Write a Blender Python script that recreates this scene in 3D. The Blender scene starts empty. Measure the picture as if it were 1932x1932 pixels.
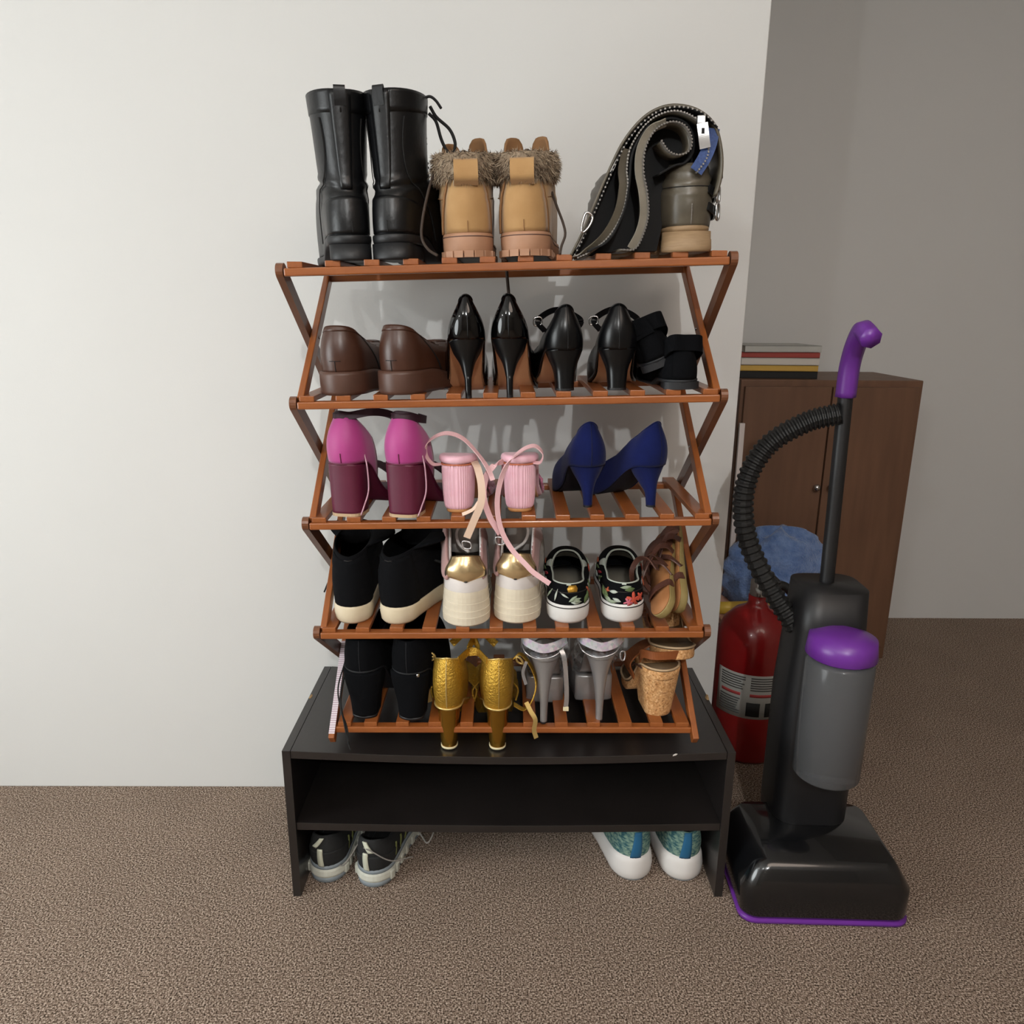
import bpy, bmesh, math, random
import numpy as np
from mathutils import Vector, Matrix
random.seed(7); np.random.seed(7)
SC = bpy.context.scene; COL = SC.collection
PI = math.pi

# ------------------------------------------------------------------ camera
cam = bpy.data.cameras.new('camera'); co = bpy.data.objects.new('camera', cam); COL.objects.link(co)
cam.sensor_width = 36; cam.lens = 1426.8/1932*36; cam.clip_start = .02
YAW, PITCH, ROLL = .0096, .2642, .0081
cf = Vector((math.sin(YAW)*math.cos(PITCH), math.cos(YAW)*math.cos(PITCH), -math.sin(PITCH)))
cr0 = Vector((math.cos(YAW), -math.sin(YAW), 0)); cu0 = cr0.cross(cf)
cr = cr0*math.cos(ROLL)+cu0*math.sin(ROLL); cu = -cr0*math.sin(ROLL)+cu0*math.cos(ROLL)
co.matrix_world = Matrix(((cr.x, cu.x, -cf.x, -.0199), (cr.y, cu.y, -cf.y, -1.2793), (cr.z, cu.z, -cf.z, 1.1368), (0, 0, 0, 1)))
SC.camera = co
# ------------------------------------------------------------------ world, lights, exposure
w = bpy.data.worlds.new('world'); SC.world = w; w.use_nodes = True
w.node_tree.nodes['Background'].inputs[0].default_value = (.9, .92, 1, 1)
w.node_tree.nodes['Background'].inputs[1].default_value = .12
vs = SC.view_settings
vs.view_transform = 'Standard'; vs.look = 'None'; vs.gamma = 1; vs.exposure = 0.0; vs.use_curve_mapping = False

def lamp(name, loc, energy, radius, color, kind='POINT', size=1, rot=None):
    l = bpy.data.lights.new(name, kind); l.energy = energy; l.color = color
    if kind == 'AREA': l.shape = 'DISK'; l.size = size
    else: l.shadow_soft_size = radius
    o = bpy.data.objects.new(name, l); COL.objects.link(o); o.location = loc
    if rot: o.rotation_euler = rot
    return o
# ceiling bulbs spread through the room behind and to the left of the camera
for x, y, z, e in [(.15, -3.0, 2.36, 92), (-1.25, -2.6, 2.36, 24), (-1.95, -1.35, 1.9, 10)]:
    lamp('ceiling_bulb', (x, y, z), e, .03, (.985, 1, .995))
lamp('warm_fill', (.75, -1.8, 2.44), 17, 0, (1, .82, .70), 'AREA', 1.3)  # added warm fill lamp, lifts the shadows in the rack; no real fixture
# added cool fill lamp at the left wall, which has no opening
lamp('cool_left_fill', (-2.32, -1.15, 1.0), 36, 0, (.93, .99, 1), 'AREA', 1.3, (0, -PI/2, 0))

# ------------------------------------------------------------------ helpers
def lin(c):
    if isinstance(c, str):
        c = [int(c[i:i+2], 16)/255 for i in (0, 2, 4)]
    return tuple(((v/12.92) if v <= .04045 else ((v+.055)/1.055)**2.4) for v in c)+(1,)

MATS = {}
def mat(name, col, rough=.5, metal=0, bump=None, var=None, coat=0, sheen=0, alpha=None, spec=.5, trans=0, stretch=None, emit=None, vor=None):
    """procedural principled material; bump=(scale,strength) var=(scale,colour2,contrast)"""
    m = bpy.data.materials.new(name); m.use_nodes = True; MATS[name] = m
    nt = m.node_tree; b = nt.nodes['Principled BSDF']; L = nt.links
    b.inputs['Base Color'].default_value = lin(col)
    b.inputs['Roughness'].default_value = rough; b.inputs['Metallic'].default_value = metal
    b.inputs['Coat Weight'].default_value = coat; b.inputs['Coat Roughness'].default_value = .04
    b.inputs['Sheen Weight'].default_value = sheen; b.inputs['Specular IOR Level'].default_value = spec
    if trans: b.inputs['Transmission Weight'].default_value = trans; b.inputs['IOR'].default_value = 1.25
    if alpha is not None: b.inputs['Alpha'].default_value = alpha
    if var or bump or vor:
        tc = nt.nodes.new('ShaderNodeTexCoord'); mp = nt.nodes.new('ShaderNodeMapping')
        L.new(tc.outputs['Object'], mp.inputs[0])
        if stretch: mp.inputs['Scale'].default_value = stretch
    if var:
        n = nt.nodes.new('ShaderNodeTexNoise'); n.inputs['Scale'].default_value = var[0]; n.inputs['Detail'].default_value = 5
        r = nt.nodes.new('ShaderNodeValToRGB'); k = var[2] if len(var) > 2 else .25
        r.color_ramp.elements[0].position = .5-k; r.color_ramp.elements[1].position = .5+k
        r.color_ramp.elements[0].color = lin(col); r.color_ramp.elements[1].color = lin(var[1])
        L.new(mp.outputs[0], n.inputs['Vector']); L.new(n.outputs[0], r.inputs[0]); L.new(r.outputs[0], b.inputs['Base Color'])
    if vor:  # (scale, [colours])
        v = nt.nodes.new('ShaderNodeTexVoronoi'); v.inputs['Scale'].default_value = vor[0]
        r = nt.nodes.new('ShaderNodeValToRGB'); e = r.color_ramp; e.interpolation = 'CONSTANT' if len(vor) > 2 else 'LINEAR'
        cs = vor[1]
        while len(e.elements) < len(cs): e.elements.new(.5)
        for i, c in enumerate(cs): e.elements[i].position = i/len(cs); e.elements[i].color = lin(c)
        sp = nt.nodes.new('ShaderNodeSeparateColor')
        L.new(mp.outputs[0], v.inputs['Vector']); L.new(v.outputs['Color'], sp.inputs[0]); L.new(sp.outputs[0], r.inputs[0]); L.new(r.outputs[0], b.inputs['Base Color'])
    if bump:
        n = nt.nodes.new('ShaderNodeTexNoise'); n.inputs['Scale'].default_value = bump[0]; n.inputs['Detail'].default_value = 4
        bp = nt.nodes.new('ShaderNodeBump'); bp.inputs['Strength'].default_value = bump[1]; bp.inputs['Distance'].default_value = bump[2] if len(bump) > 2 else .001
        L.new(mp.outputs[0], n.inputs['Vector']); L.new(n.outputs[0], bp.inputs['Height']); L.new(bp.outputs[0], b.inputs['Normal'])
    return m

def smooth(x):
    x = np.clip(x, 0, 1); return x*x*(3-2*x)
def cint(x, xs, ys):
    x = np.asarray(x, float); out = np.full(x.shape, float(ys[0]))
    for i in range(len(xs)-1):
        v = smooth((x-xs[i])/(xs[i+1]-xs[i])); out = np.where(x >= xs[i], ys[i]+(ys[i+1]-ys[i])*v, out)
    return out

def obj(name, verts, faces, m, parent=None, sm=True, solid=0, off=-1, bev=0, sub=0, loc=None, rot=None):
    me = bpy.data.meshes.new(name); me.from_pydata([tuple(map(float, v)) for v in verts], [], [list(map(int, f)) for f in faces])
    me.materials.append(MATS[m] if isinstance(m, str) else m)
    if sm:
        me.polygons.foreach_set('use_smooth', [True]*len(me.polygons))
    o = bpy.data.objects.new(name, me); COL.objects.link(o)
    if parent: o.parent = parent
    if loc: o.location = loc
    if rot: o.rotation_euler = rot
    if solid:
        s = o.modifiers.new('s', 'SOLIDIFY'); s.thickness = solid; s.offset = off
    if bev:
        s = o.modifiers.new('b', 'BEVEL'); s.width = bev; s.segments = 2; s.limit_method = 'ANGLE'; s.angle_limit = .7
    if sub:
        s = o.modifiers.new('u', 'SUBSURF'); s.levels = sub; s.render_levels = sub
    return o

def thing(name, label, cat, loc=(0, 0, 0), rot=(0, 0, 0), group=None):
    o = bpy.data.objects.new(name, None); COL.objects.link(o); o.empty_display_size = .02
    o.location = loc; o.rotation_euler = rot; o['label'] = label; o['category'] = cat
    if group: o['group'] = group
    return o
def tag(o, label, cat, group=None, kind=None):
    o['label'] = label; o['category'] = cat
    if group: o['group'] = group
    if kind: o['kind'] = kind
    return o
def struct(o): o['kind'] = 'structure'; return o

BOXF = [(0, 3, 2, 1), (4, 5, 6, 7), (0, 1, 5, 4), (1, 2, 6, 5), (2, 3, 7, 6), (3, 0, 4, 7)]
def boxv(a, b):
    return [(a[0], a[1], a[2]), (b[0], a[1], a[2]), (b[0], b[1], a[2]), (a[0], b[1], a[2]), (a[0], a[1], b[2]), (b[0], a[1], b[2]), (b[0], b[1], b[2]), (a[0], b[1], b[2])]
def box(name, a, b, m, parent=None, bev=0):
    return obj(name, boxv(a, b), BOXF, m, parent, sm=False, bev=bev)

def bevel_box_mesh(name, lx, ly, lz, m, bev=.0015, round_ends=False):
    bm = bmesh.new()
    if round_ends:   # length along x, width along y rounded, thickness z
        pts = []
        r = ly/2
        for i in range(9):
            a = PI/2+PI*i/8; pts.append((-lx/2+r+r*math.cos(a), r*math.sin(a)))
        for i in range(9):
            a = -PI/2+PI*i/8; pts.append((lx/2-r+r*math.cos(a), r*math.sin(a)))
        lo = [bm.verts.new((x, y, -lz/2)) for x, y in pts]; hi = [bm.verts.new((x, y, lz/2)) for x, y in pts]
        bm.faces.new(list(reversed(lo))); bm.faces.new(hi)
        n = len(pts)
        for i in range(n): bm.faces.new((lo[i], lo[(i+1) % n], hi[(i+1) % n], hi[i]))
    else:
        vs_ = [bm.verts.new(v) for v in boxv((-lx/2, -ly/2, -lz/2), (lx/2, ly/2, lz/2))]
        for f in BOXF: bm.faces.new([vs_[i] for i in f])
        bmesh.ops.bevel(bm, geom=bm.edges[:], offset=bev, segments=2, affect='EDGES', profile=.5)
    me = bpy.data.meshes.new(name); bm.to_mesh(me); bm.free(); me.materials.append(MATS[m])
    return me
def inst(name, me, parent, p0, p1, up=(0, 0, 1)):
    """place a mesh whose length runs along local x between two points"""
    p0, p1 = Vector(p0), Vector(p1); x = (p1-p0).normalized(); up = Vector(up); y = up.cross(x).normalized(); z = x.cross(y)
    o = bpy.data.objects.new(name, me); COL.objects.link(o); o.parent = parent
    c = (p0+p1)/2
    o.matrix_basis = Matrix(((x.x, y.x, z.x, c.x), (x.y, y.y, z.y, c.y), (x.z, y.z, z.z, c.z), (0, 0, 0, 1)))
    return o

# ---- rings and lofts: t=0 heel back, t=.25 right side, t=.5 toe
NT = 56
TT = np.arange(NT)/NT
def outl(L, wh, wb, z=0., y0=0., toe=2., waist=.92, curve=0., tc=.72, xc=0., n=NT, hc=None):
    i = np.arange(n)/n; u = (1-np.cos(2*PI*i))/2; sg = np.sign(np.round(np.sin(2*PI*i), 9))
    base = cint(u, [0, .2, .42, .68, 1.], [wh, wh, (wh*.5+wb*.5)*waist, wb, wb*.97])/2
    hc = hc or min(.3, wh*.55/L)
    heel = np.where(u < hc, np.sqrt(np.clip(1-(1-u/hc)**2, 0, 1)), 1)
    v = np.clip((u-tc)/(1-tc), 0, 1); toec = np.clip(1-v**toe, 0, 1)**(.5 if toe >= 1.7 else .75)
    x = xc+sg*base*heel*toec+curve*L*(np.sin(PI*u)*.5-u*.35)
    zz = z(u) if callable(z) else np.full(n, float(z))
    return np.stack([x, y0+L*u, zz], 1)
def elli(yc, rx, ry, zb, zf=None, xc=0., p=1., zs=0., n=NT):
    i = np.arange(n)/n; s, c = np.sin(2*PI*i), np.cos(2*PI*i)
    q = (1-c)/2; zf = zb if zf is None else zf
    sp = lambda a: np.sign(a)*np.abs(a)**p
    return np.stack([xc+rx*sp(s), yc-ry*sp(c), zb+(zf-zb)*q+zs*np.abs(s)], 1)
def loft(S, C, ns=14, a=2., b=1.7, bulge=0., ah=1.):
    n = len(S); q = (1-np.cos(2*PI*np.arange(n)/n))/2
    A = ah+(a-ah)*q; B = 1+(b-1)*q; G = []
    cen = S.mean(0)
    for s in np.linspace(0, 1, ns):
        h = (s**A)[:, None]; zz = 1-(1-s)**B
        P = S+(C-S)*h; P[:, 2] = S[:, 2]+(C[:, 2]-S[:, 2])*zz
        if bulge:
            d = np.stack([np.sin(2*PI*np.arange(n)/n), -np.cos(2*PI*np.arange(n)/n)], 1)
            P[:, :2] += d*(bulge*math.sin(PI*s)*(1-.6*q))[:, None]
        G.append(P)
    return np.array(G)
def rows(keys, per=5):
    G = [keys[0]]
    for a, b in zip(keys[:-1], keys[1:]):
        for i in range(1, per+1):
            G.append(a+(b-a)*(i/per))
    return np.array(G)
def smooth_rows(keys, per=5):
    K = [keys[0]]+list(keys)+[keys[-1]]; G = []
    for i in range(1, len(K)-2):
        for j in range(per):
            t = j/per; p0, p1, p2, p3 = K[i-1], K[i], K[i+1], K[i+2]
            G.append(.5*((2*p1)+(-p0+p2)*t+(2*p0-5*p1+4*p2-p3)*t*t+(-p0+3*p1-3*p2+p3)*t**3))
    G.append(keys[-1]); return np.array(G)

class Surf:
    def __init__(s, G): s.G = np.asarray(G, float); s.ns, s.nt = s.G.shape[:2]
    def at(s, a, t):
        a = min(max(a, 0), 1)*(s.ns-1); i = min(int(a), s.ns-2); f = a-i
        t = (t % 1)*s.nt; j = int(t) % s.nt; g = t-int(t); k = (j+1) % s.nt; G = s.G
        return (G[i, j]*(1-g)+G[i, k]*g)*(1-f)+(G[i+1, j]*(1-g)+G[i+1, k]*g)*f
    def nrm(s, a, t):
        e = .02; a0, a1 = max(a-e, 0), min(a+e, 1)
        d = np.cross(s.at(a, t+.012)-s.at(a, t-.012), s.at(a1, t)-s.at(a0, t)); l = np.linalg.norm(d)
        return d/l if l > 1e-12 else np.array([0, -1., 0])
    def off(s, a, t, d): return s.at(a, t)+s.nrm(a, t)*d
    def faces(s):
        n = s.nt; return [(i*n+j, i*n+(j+1) % n, (i+1)*n+(j+1) % n, (i+1)*n+j) for i in range(s.ns-1) for j in range(n)]
def zipcap(n, base, flip=False):
    f = []
    f.append((base, base+1, base+n-1))
    for i in range(1, n//2-1): f.append((base+i, base+i+1, base+n-i-1, base+n-i))
    f.append((base+n//2-1, base+n//2, base+n//2+1))
    return [tuple(reversed(x)) for x in f] if flip else f
def tubesurf(name, G, m, parent, cap0=False, cap1=False, **k):
    s = Surf(G); F = s.faces(); n = s.nt
    if cap0: F += zipcap(n, 0, True)
    if cap1: F += zipcap(n, (s.ns-1)*n)
    return obj(name, s.G.reshape(-1, 3), F, m, parent, **k), s
def patch(name, S, s0, s1, t0, t1, m, parent, d=.0012, ns=8, nt=8, th=None, fn=None, base=0.):
    """raised panel on surface S; fn(a,b)->(s,t) optional warp of unit square"""
    V = []
    for i in range(ns+1):
        for j in range(nt+1):
            a, b = i/ns, j/nt
            s, t = fn(a, b) if fn else (s0+(s1-s0)*a, t0+(t1-t0)*b)
            V.append(S.off(s, t, d+base))
    F = [(i*(nt+1)+j, i*(nt+1)+j+1, (i+1)*(nt+1)+j+1, (i+1)*(nt+1)+j) for i in range(ns) for j in range(nt)]
    return obj(name, V, F, m, parent, solid=th or d*1.2)
def decal(name, S, sc, tc, poly, m, parent, d=.0008):
    e = .01; lt = np.linalg.norm(S.at(sc, tc+e)-S.at(sc, tc-e))/(2*e); ls = np.linalg.norm(S.at(min(sc+e, 1), tc)-S.at(max(sc-e, 0), tc))/(2*e)
    P = [(0, 0)]+list(poly); V = [S.off(sc+y/ls, tc+x/lt, d) for x, y in P]; n = len(poly)
    return obj(name, V, [(0, i+1, (i+1) % n+1) for i in range(n)], m, parent, solid=d*.7)

def cr_path(pts, per=8, closed=False):
    P = [np.array(p, float) for p in pts]
    if len(P) == 2: return [P[0]+(P[1]-P[0])*i/per for i in range(per+1)]
    K = [P[-1]]+P+[P[0], P[1]] if closed else [2*P[0]-P[1]]+P+[2*P[-1]-P[-2]]
    out = []
    for i in range(1, len(K)-2):
        for j in range(per):
            t = j/per; p0, p1, p2, p3 = K[i-1], K[i], K[i+1], K[i+2]
            out.append(.5*((2*p1)+(-p0+p2)*t+(2*p0-5*p1+4*p2-p3)*t*t+(-p0+3*p1-3*p2+p3)*t**3))
    if not closed: out.append(K[-2])
    return out
def sweep(name, pts, prof, m, parent, per=8, hint=(0, 1, 0), closed=False, **k):
    """prof: list of (a,b): a along width axis (from hint), b along the binormal"""
    P = cr_path(pts, per, closed); n = len(P); V = []; F = []; q = len(prof)
    hints = hint if isinstance(hint, list) else None
    for i in range(n):
        T = (P[(i+1) % n]-P[i-1]) if closed else (P[min(i+1, n-1)]-P[max(i-1, 0)])
        T = T/(np.linalg.norm(T)+1e-12)
        if hints:
            f = i/max(n-1, 1)*(len(hints)-1); j = min(int(f), len(hints)-2); h = np.array(hints[j], float)*(1-f+j)+np.array(hints[j+1], float)*(f-j)
        else: h = np.array(hint, float)
        h = h-T*h.dot(T); h = h/(np.linalg.norm(h)+1e-9); b = np.cross(T, h)
        for a, c in prof: V.append(P[i]+h*a+b*c)
    for i in range(n if closed else n-1):
        for j in range(q): F.append((i*q+j, i*q+(j+1) % q, ((i+1) % n)*q+(j+1) % q, ((i+1) % n)*q+j))
    if not closed:
        F.append(tuple(reversed(range(q)))); F.append(tuple((n-1)*q+j for j in range(q)))
    return obj(name, V, F, m, parent, **k)
def tube(name, pts, r, m, parent, n=7, **k):
    return sweep(name, pts, [(r*math.cos(2*PI*i/n), r*math.sin(2*PI*i/n)) for i in range(n)], m, parent, hint=k.pop('hint', (.13, .57, .81)), **k)
def ribbon(name, pts, w, th, m, parent, hint=(0, 1, 0), **k):
    return sweep(name, pts, [(-w/2, -th/2), (w/2, -th/2), (w/2, th/2), (-w/2, th/2)], m, parent, hint=hint, sm=k.pop('sm', False), **k)
def lathe(name, prof, m, parent, n=32, cen=(0, 0), **k):
    V = [(cen[0]+r*math.cos(2*PI*j/n), cen[1]+r*math.sin(2*PI*j/n), z) for r, z in prof for j in range(n)]
    F = [(i*n+j, i*n+(j+1) % n, (i+1)*n+(j+1) % n, (i+1)*n+j) for i in range(len(prof)-1) for j in range(n)]
    F += [tuple(reversed(range(n))), tuple((len(prof)-1)*n+j for j in range(n))]
    return obj(name, V, F, m, parent, **k)

# ------------------------------------------------------------------ materials
def wall_mat(name, col, col2):
    return mat(name, col, .75, var=(1.3, col2, .3), bump=(260, .25, .0006), spec=.25)
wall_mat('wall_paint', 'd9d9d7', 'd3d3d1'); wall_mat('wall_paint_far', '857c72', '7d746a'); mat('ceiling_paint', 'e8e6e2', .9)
m = mat('carpet', '6b5848', 1, bump=(430, 1, .006), spec=.1)
nt = m.node_tree; b = nt.nodes['Principled BSDF']
tc = nt.nodes.new('ShaderNodeTexCoord')
n1 = nt.nodes.new('ShaderNodeTexNoise'); n1.inputs['Scale'].default_value = 320; n1.inputs['Detail'].default_value = 2
r1 = nt.nodes.new('ShaderNodeValToRGB')
for p, c in ((.33, '392e26'), (.45, '826f60'), (.54, 'aa9585'), (.66, 'e0cfbe')):
    e = r1.color_ramp.elements.new(p); e.color = lin(c)
r1.color_ramp.elements.remove(r1.color_ramp.elements[0]); r1.color_ramp.elements.remove(r1.color_ramp.elements[-1])
n2 = nt.nodes.new('ShaderNodeTexNoise'); n2.inputs['Scale'].default_value = 5; n2.inputs['Detail'].default_value = 3
r2 = nt.nodes.new('ShaderNodeValToRGB'); r2.color_ramp.elements[0].color = (.82, .82, .82, 1); r2.color_ramp.elements[1].color = (1.1, 1.1, 1.1, 1)
mx = nt.nodes.new('ShaderNodeMix'); mx.data_type = 'RGBA'; mx.blend_type = 'MULTIPLY'; mx.inputs[0].default_value = 1
nt.links.new(tc.outputs['Object'], n1.inputs['Vector']); nt.links.new(tc.outputs['Object'], n2.inputs['Vector'])
nt.links.new(n1.outputs[0], r1.inputs[0]); nt.links.new(n2.outputs[0], r2.inputs[0])
nt.links.new(r1.outputs[0], mx.inputs[6]); nt.links.new(r2.outputs[0], mx.inputs[7]); nt.links.new(mx.outputs[2], b.inputs['Base Color'])
mat('rack_wood', '834720', .38, var=(14, '9c5a2a', .3), stretch=(1, 9, 9), coat=.25, bump=(60, .1))
mat('rack_wood_dark', '623a22', .4, var=(14, '77482b', .3), stretch=(1, 9, 9), coat=.25)
mat('steel', 'c8c8c8', .25, 1)
mat('black_laminate', '191615', .32, var=(9, '231f1e', .3), bump=(90, .06), spec=.7, coat=.12)
mat('black_laminate_edge', '2c2624', .4)
mat('chipboard', 'b99a6f', .9, var=(300, '8a6b45'))
# leathers and fabrics
mat('black_leather', '060709', .36, bump=(120, .25, .0015), var=(25, '0c0d10'), spec=.42)
mat('black_rubber', '141518', .5, bump=(200, .1))
mat('black_cord', '0c0c0d', .8)
mat('dark_cord', '3a2e26', .8)
mat('tan_nubuck', 'a67e4c', .75, var=(22, 'b6905f'), bump=(300, .15), sheen=.2)
mat('tan_nubuck_inside', '8a6440', .85)
mat('fur', '7d6b58', .9, var=(60, 'a8967f'))
mat('fur_dark', '4d4034', .9); mat('fur_light', 'b7a68f', .9)
mat('gum_sole', 'a67c60', .55, var=(30, 'b2886c')); mat('gum_line', '5a4038', .5)
mat('grey_leather', '4a443a', .36, var=(24, '615a4c'), bump=(60, .3, .002))
mat('black_lining', '0a0a0b', .85)
mat('pale_leather', '7d776b', .5, var=(40, '8b8578')); mat('zip_tape', '5f5b57', .8, var=(400, '8a857e')); mat('zip_teeth', '77736e', .45, .4)
mat('stacked_heel', '8c7355', .6, var=(40, 'a38867'), stretch=(1, 1, 8))
mat('blue_tape', '263a6a', .7, var=(300, '3c5488'))
mat('brown_leather', '3d2318', .36, var=(20, '4a2c1f'), bump=(180, .12))
mat('brown_sole', '4b3228', .45, var=(20, '56392d'))
mat('patent', '020203', .06, spec=.5); mat('nude_sole', 'cc9870', .5, var=(20, 'bd8962'))
mat('smooth_black', '07080a', .28, spec=.35); mat('dark_heel', '0b0b0d', .4)
mat('black_suede', '07080b', .95, bump=(500, .3), spec=.12); mat('black_suede_sole', '181a1e', .6)
mat('magenta_satin', 'a8367f', .55, sheen=.3, bump=(500, .1)); mat('burgundy_heel', '560f2d', .5, bump=(500, .1)); mat('burgundy_dark', '2c0c1b', .6)
mat('burgundy_insole', '5d2f43', .6); mat('beige_tip', 'b79d7c', .6); mat('clear_trim', 'b78a9a', .2, coat=.5)
mat('pink_satin', 'e6b0c0', .5, sheen=.3, var=(40, 'edc2ce')); mat('pink_satin_deep', 'b9708b', .55, sheen=.3); mat('pink_ribbon', 'e3b7bb', .35); mat('cream_ribbon', 'ddc0aa', .5); mat('tan_piping', 'b86a4a', .6)
mat('wood_tip', 'b98450', .6)
mat('navy_suede', '0b1440', .9, sheen=.08, bump=(500, .25), var=(18, '101b52'), spec=.15); mat('navy_dark', '0a0d1c', .8)
mat('canvas_black', '090a0d', .95, bump=(700, .3), spec=.15); mat('cream_rubber', 'd9cdb4', .6, var=(16, 'c9b896'))
mat('white_leather', 'd9d2cf', .5, var=(30, 'e3deda')); mat('aged_foam', 'd3c8b2', .7, var=(22, 'ddd3be'), stretch=(1, 1, 5))
mat('gold_mirror', 'dcc396', .26, .85, bump=(40, .25, .003)); mat('rose_suede', 'b08a86', .85, sheen=.2); mat('mesh_grey', '9b958f', .9); mat('trim_dark', '25201d', .6)
mat('yellow_patch', 'b5a23a', .6)
mat('white_rubber', 'd9d8d5', .5, var=(20, 'e2e1de')); mat('lining_grey', 'c4c4bb', .9, bump=(600, .2)); mat('insole_dark', '7d786c', .9, bump=(300, .2))
mat('leaf_green', '56683f', .9); mat('leaf_pale', '93a08a', .9); mat('leaf_white', 'b9c2b8', .9); mat('flower_coral', 'c4523e', .9); mat('flower_pink', 'c76a7c', .9); mat('flower_orange', 'b0583a', .9); mat('flower_red', '9a1f2c', .9); mat('yellow_pin', 'c99a3c', .4, .5)
mat('footbed_tan', 'a97446', .7, var=(25, '98643a')); mat('strap_brown', '4a2b22', .5, var=(40, '5a382c')); mat('sandal_edge', '8b7a4a', .7)
mat('gold_leather', 'b48a2c', .36, .7, bump=(260, .8, .003), var=(30, 'cda544')); mat('gold_heel', 'a47a2e', .22, .9); mat('gold_edge', 'd9be7a', .35, .7); mat('pearl_tip', 'd8cda8', .3)
mat('silver_paint', '9b9999', .3, .5); mat('silver_bright', 'c7c7ca', .25, .8); mat('clear_plastic', 'ffffff', .06, trans=.95, spec=.5)
mat('holographic', 'd6ccdc', .2, .5, vor=(160, ['e8c3dc', 'cfe2ea', 'e3e0ee', 'bcd8cc', 'd9c8e8', 'efeaf2']))
mat('cork', 'bf8d5c', .85, vor=(330, ['8f5f35', 'd8a873', 'b98552', 'e0b684', 'a5733f', 'c99863']), bump=(300, .4))
mat('cognac_leather', '7d4420', .5, var=(20, '8d5026')); mat('insole_olive', '5d4a33', .6)
mat('run_black', '1a1b1c', .85, bump=(500, .4)); mat('run_foam', 'c9cabf', .7, var=(60, 'b8b9ad')); mat('run_grey', '7d868c', .6); mat('reflective', 'c9ccb9', .4); mat('run_accent', '6b6f3c', .6)
m = mat('teal_knit', '1f5560', .9, var=(110, '86a18f', .13), stretch=(1, 1, 2.2), bump=(300, .6)); mat('teal_stay', '1f5f86', .7); mat('white_foam', 'dad7d4', .55)
mat('fire_red', '8e1014', .3, coat=.4); mat('label_white', 'b9bab5', .6); mat('label_text', '5c5d5c', .7); mat('label_red', 'c04a4a', .7); mat('label_black', '141414', .7)
mat('plastic_black', '101113', .2, coat=.5); mat('plastic_dark', '161618', .45); mat('plastic_purple', '6a2f92', .35); mat('hose_black', '141414', .55); mat('dusty_clear', '8d8f92', .15, trans=.7)
mat('blue_fleece', '4a689c', 1, var=(45, '7690bd'), bump=(160, 1, .006), sheen=.4); mat('yellow_paint', 'c9a83f', .5); mat('pink_wood', 'c99a85', .6, var=(10, 'd3a894')); mat('red_wood', '4a1714', .6)
mat('door_brown', '5f4331', .5, var=(6, '70503b'), stretch=(6, 6, .6)); mat('white_trim', 'd8d0cd', .5); mat('paper_white', 'd3cec6', .7); mat('book_red', 'a04038', .6); mat('book_yellow', 'c9a34a', .6)
def striped(name, ca, cb, freq, duty=.5, axis=0, rough=.6):
    m = mat(name, ca, rough); nt = m.node_tree; b = nt.nodes['Principled BSDF']
    tc = nt.nodes.new('ShaderNodeTexCoord'); sp = nt.nodes.new('ShaderNodeSeparateXYZ'); mu = nt.nodes.new('ShaderNodeMath'); mu.operation = 'MULTIPLY'; mu.inputs[1].default_value = freq
    fr = nt.nodes.new('ShaderNodeMath'); fr.operation = 'FRACT'; gt = nt.nodes.new('ShaderNodeMath'); gt.operation = 'GREATER_THAN'; gt.inputs[1].default_value = duty
    mx = nt.nodes.new('ShaderNodeMix'); mx.data_type = 'RGBA'; mx.inputs[6].default_value = lin(ca); mx.inputs[7].default_value = lin(cb)
    nt.links.new(tc.outputs['Object'], sp.inputs[0]); nt.links.new(sp.outputs[axis], mu.inputs[0]); nt.links.new(mu.outputs[0], fr.inputs[0]); nt.links.new(fr.outputs[0], gt.inputs[0]); nt.links.new(gt.outputs[0], mx.inputs[0]); nt.links.new(mx.outputs[2], b.inputs['Base Color'])
striped('striped_tape', 'dcd3d9', 'b59aa6', 220, .62)

# ------------------------------------------------------------------ the room
WY = .335; CX = .475
struct(box('floor', (-2.4, -4.6, -.1), (2.6, 1.9, 0), 'carpet'))
struct(box('ceiling', (-2.4, -4.6, 2.5), (2.6, 1.9, 2.6), 'ceiling_paint'))
struct(box('wall_back', (-2.4, WY, 0), (CX, 1.4, 2.5), 'wall_paint', bev=.002))
struct(box('wall_nook', (CX, 1.4, 0), (2.6, 1.5, 2.5), 'wall_paint'))
struct(box('wall_left', (-2.5, -4.6, 0), (-2.4, 1.9, 2.5), 'wall_paint'))
struct(box('wall_right', (2.6, -4.6, 0), (2.7, 1.9, 2.5), 'wall_paint_far'))
struct(box('wall_front', (-2.4, -4.7, 0), (2.6, -4.6, 2.5), 'wall_paint_far'))

# ------------------------------------------------------------------ bench
BX0, BX1, BY0, BY1, BH = -.4376, .4198, -.021, .327, .3282
bench = thing('storage_bench', 'low black laminate bench with a sagging top, carrying the wooden shoe rack', 'bench', (0, 0, 0))
PT = .016
def sag_board(name, x0, x1, y0, y1, z0, z1, sag, m, parent, nx=20):
    V = []; F = []
    for i in range(nx+1):
        a = i/nx; x = x0+(x1-x0)*a; d = -sag*math.sin(PI*a)
        V += [(x, y0, z0+d), (x, y1, z0+d), (x, y1, z1+d), (x, y0, z1+d)]
    for i in range(nx):
        q = i*4
        for j in range(4): F.append((q+j, q+(j+1) % 4, q+4+(j+1) % 4, q+4+j))
    F += [(3, 2, 1, 0), (nx*4, nx*4+1, nx*4+2, nx*4+3)]
    return obj(name, V, [tuple(reversed(f)) for f in F], m, parent, sm=False, bev=.0008)
SAG = .012
def bench_z(x): 
    a = min(max((x-BX0)/(BX1-BX0), 0), 1); return BH-SAG*math.sin(PI*a)*.8
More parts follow.
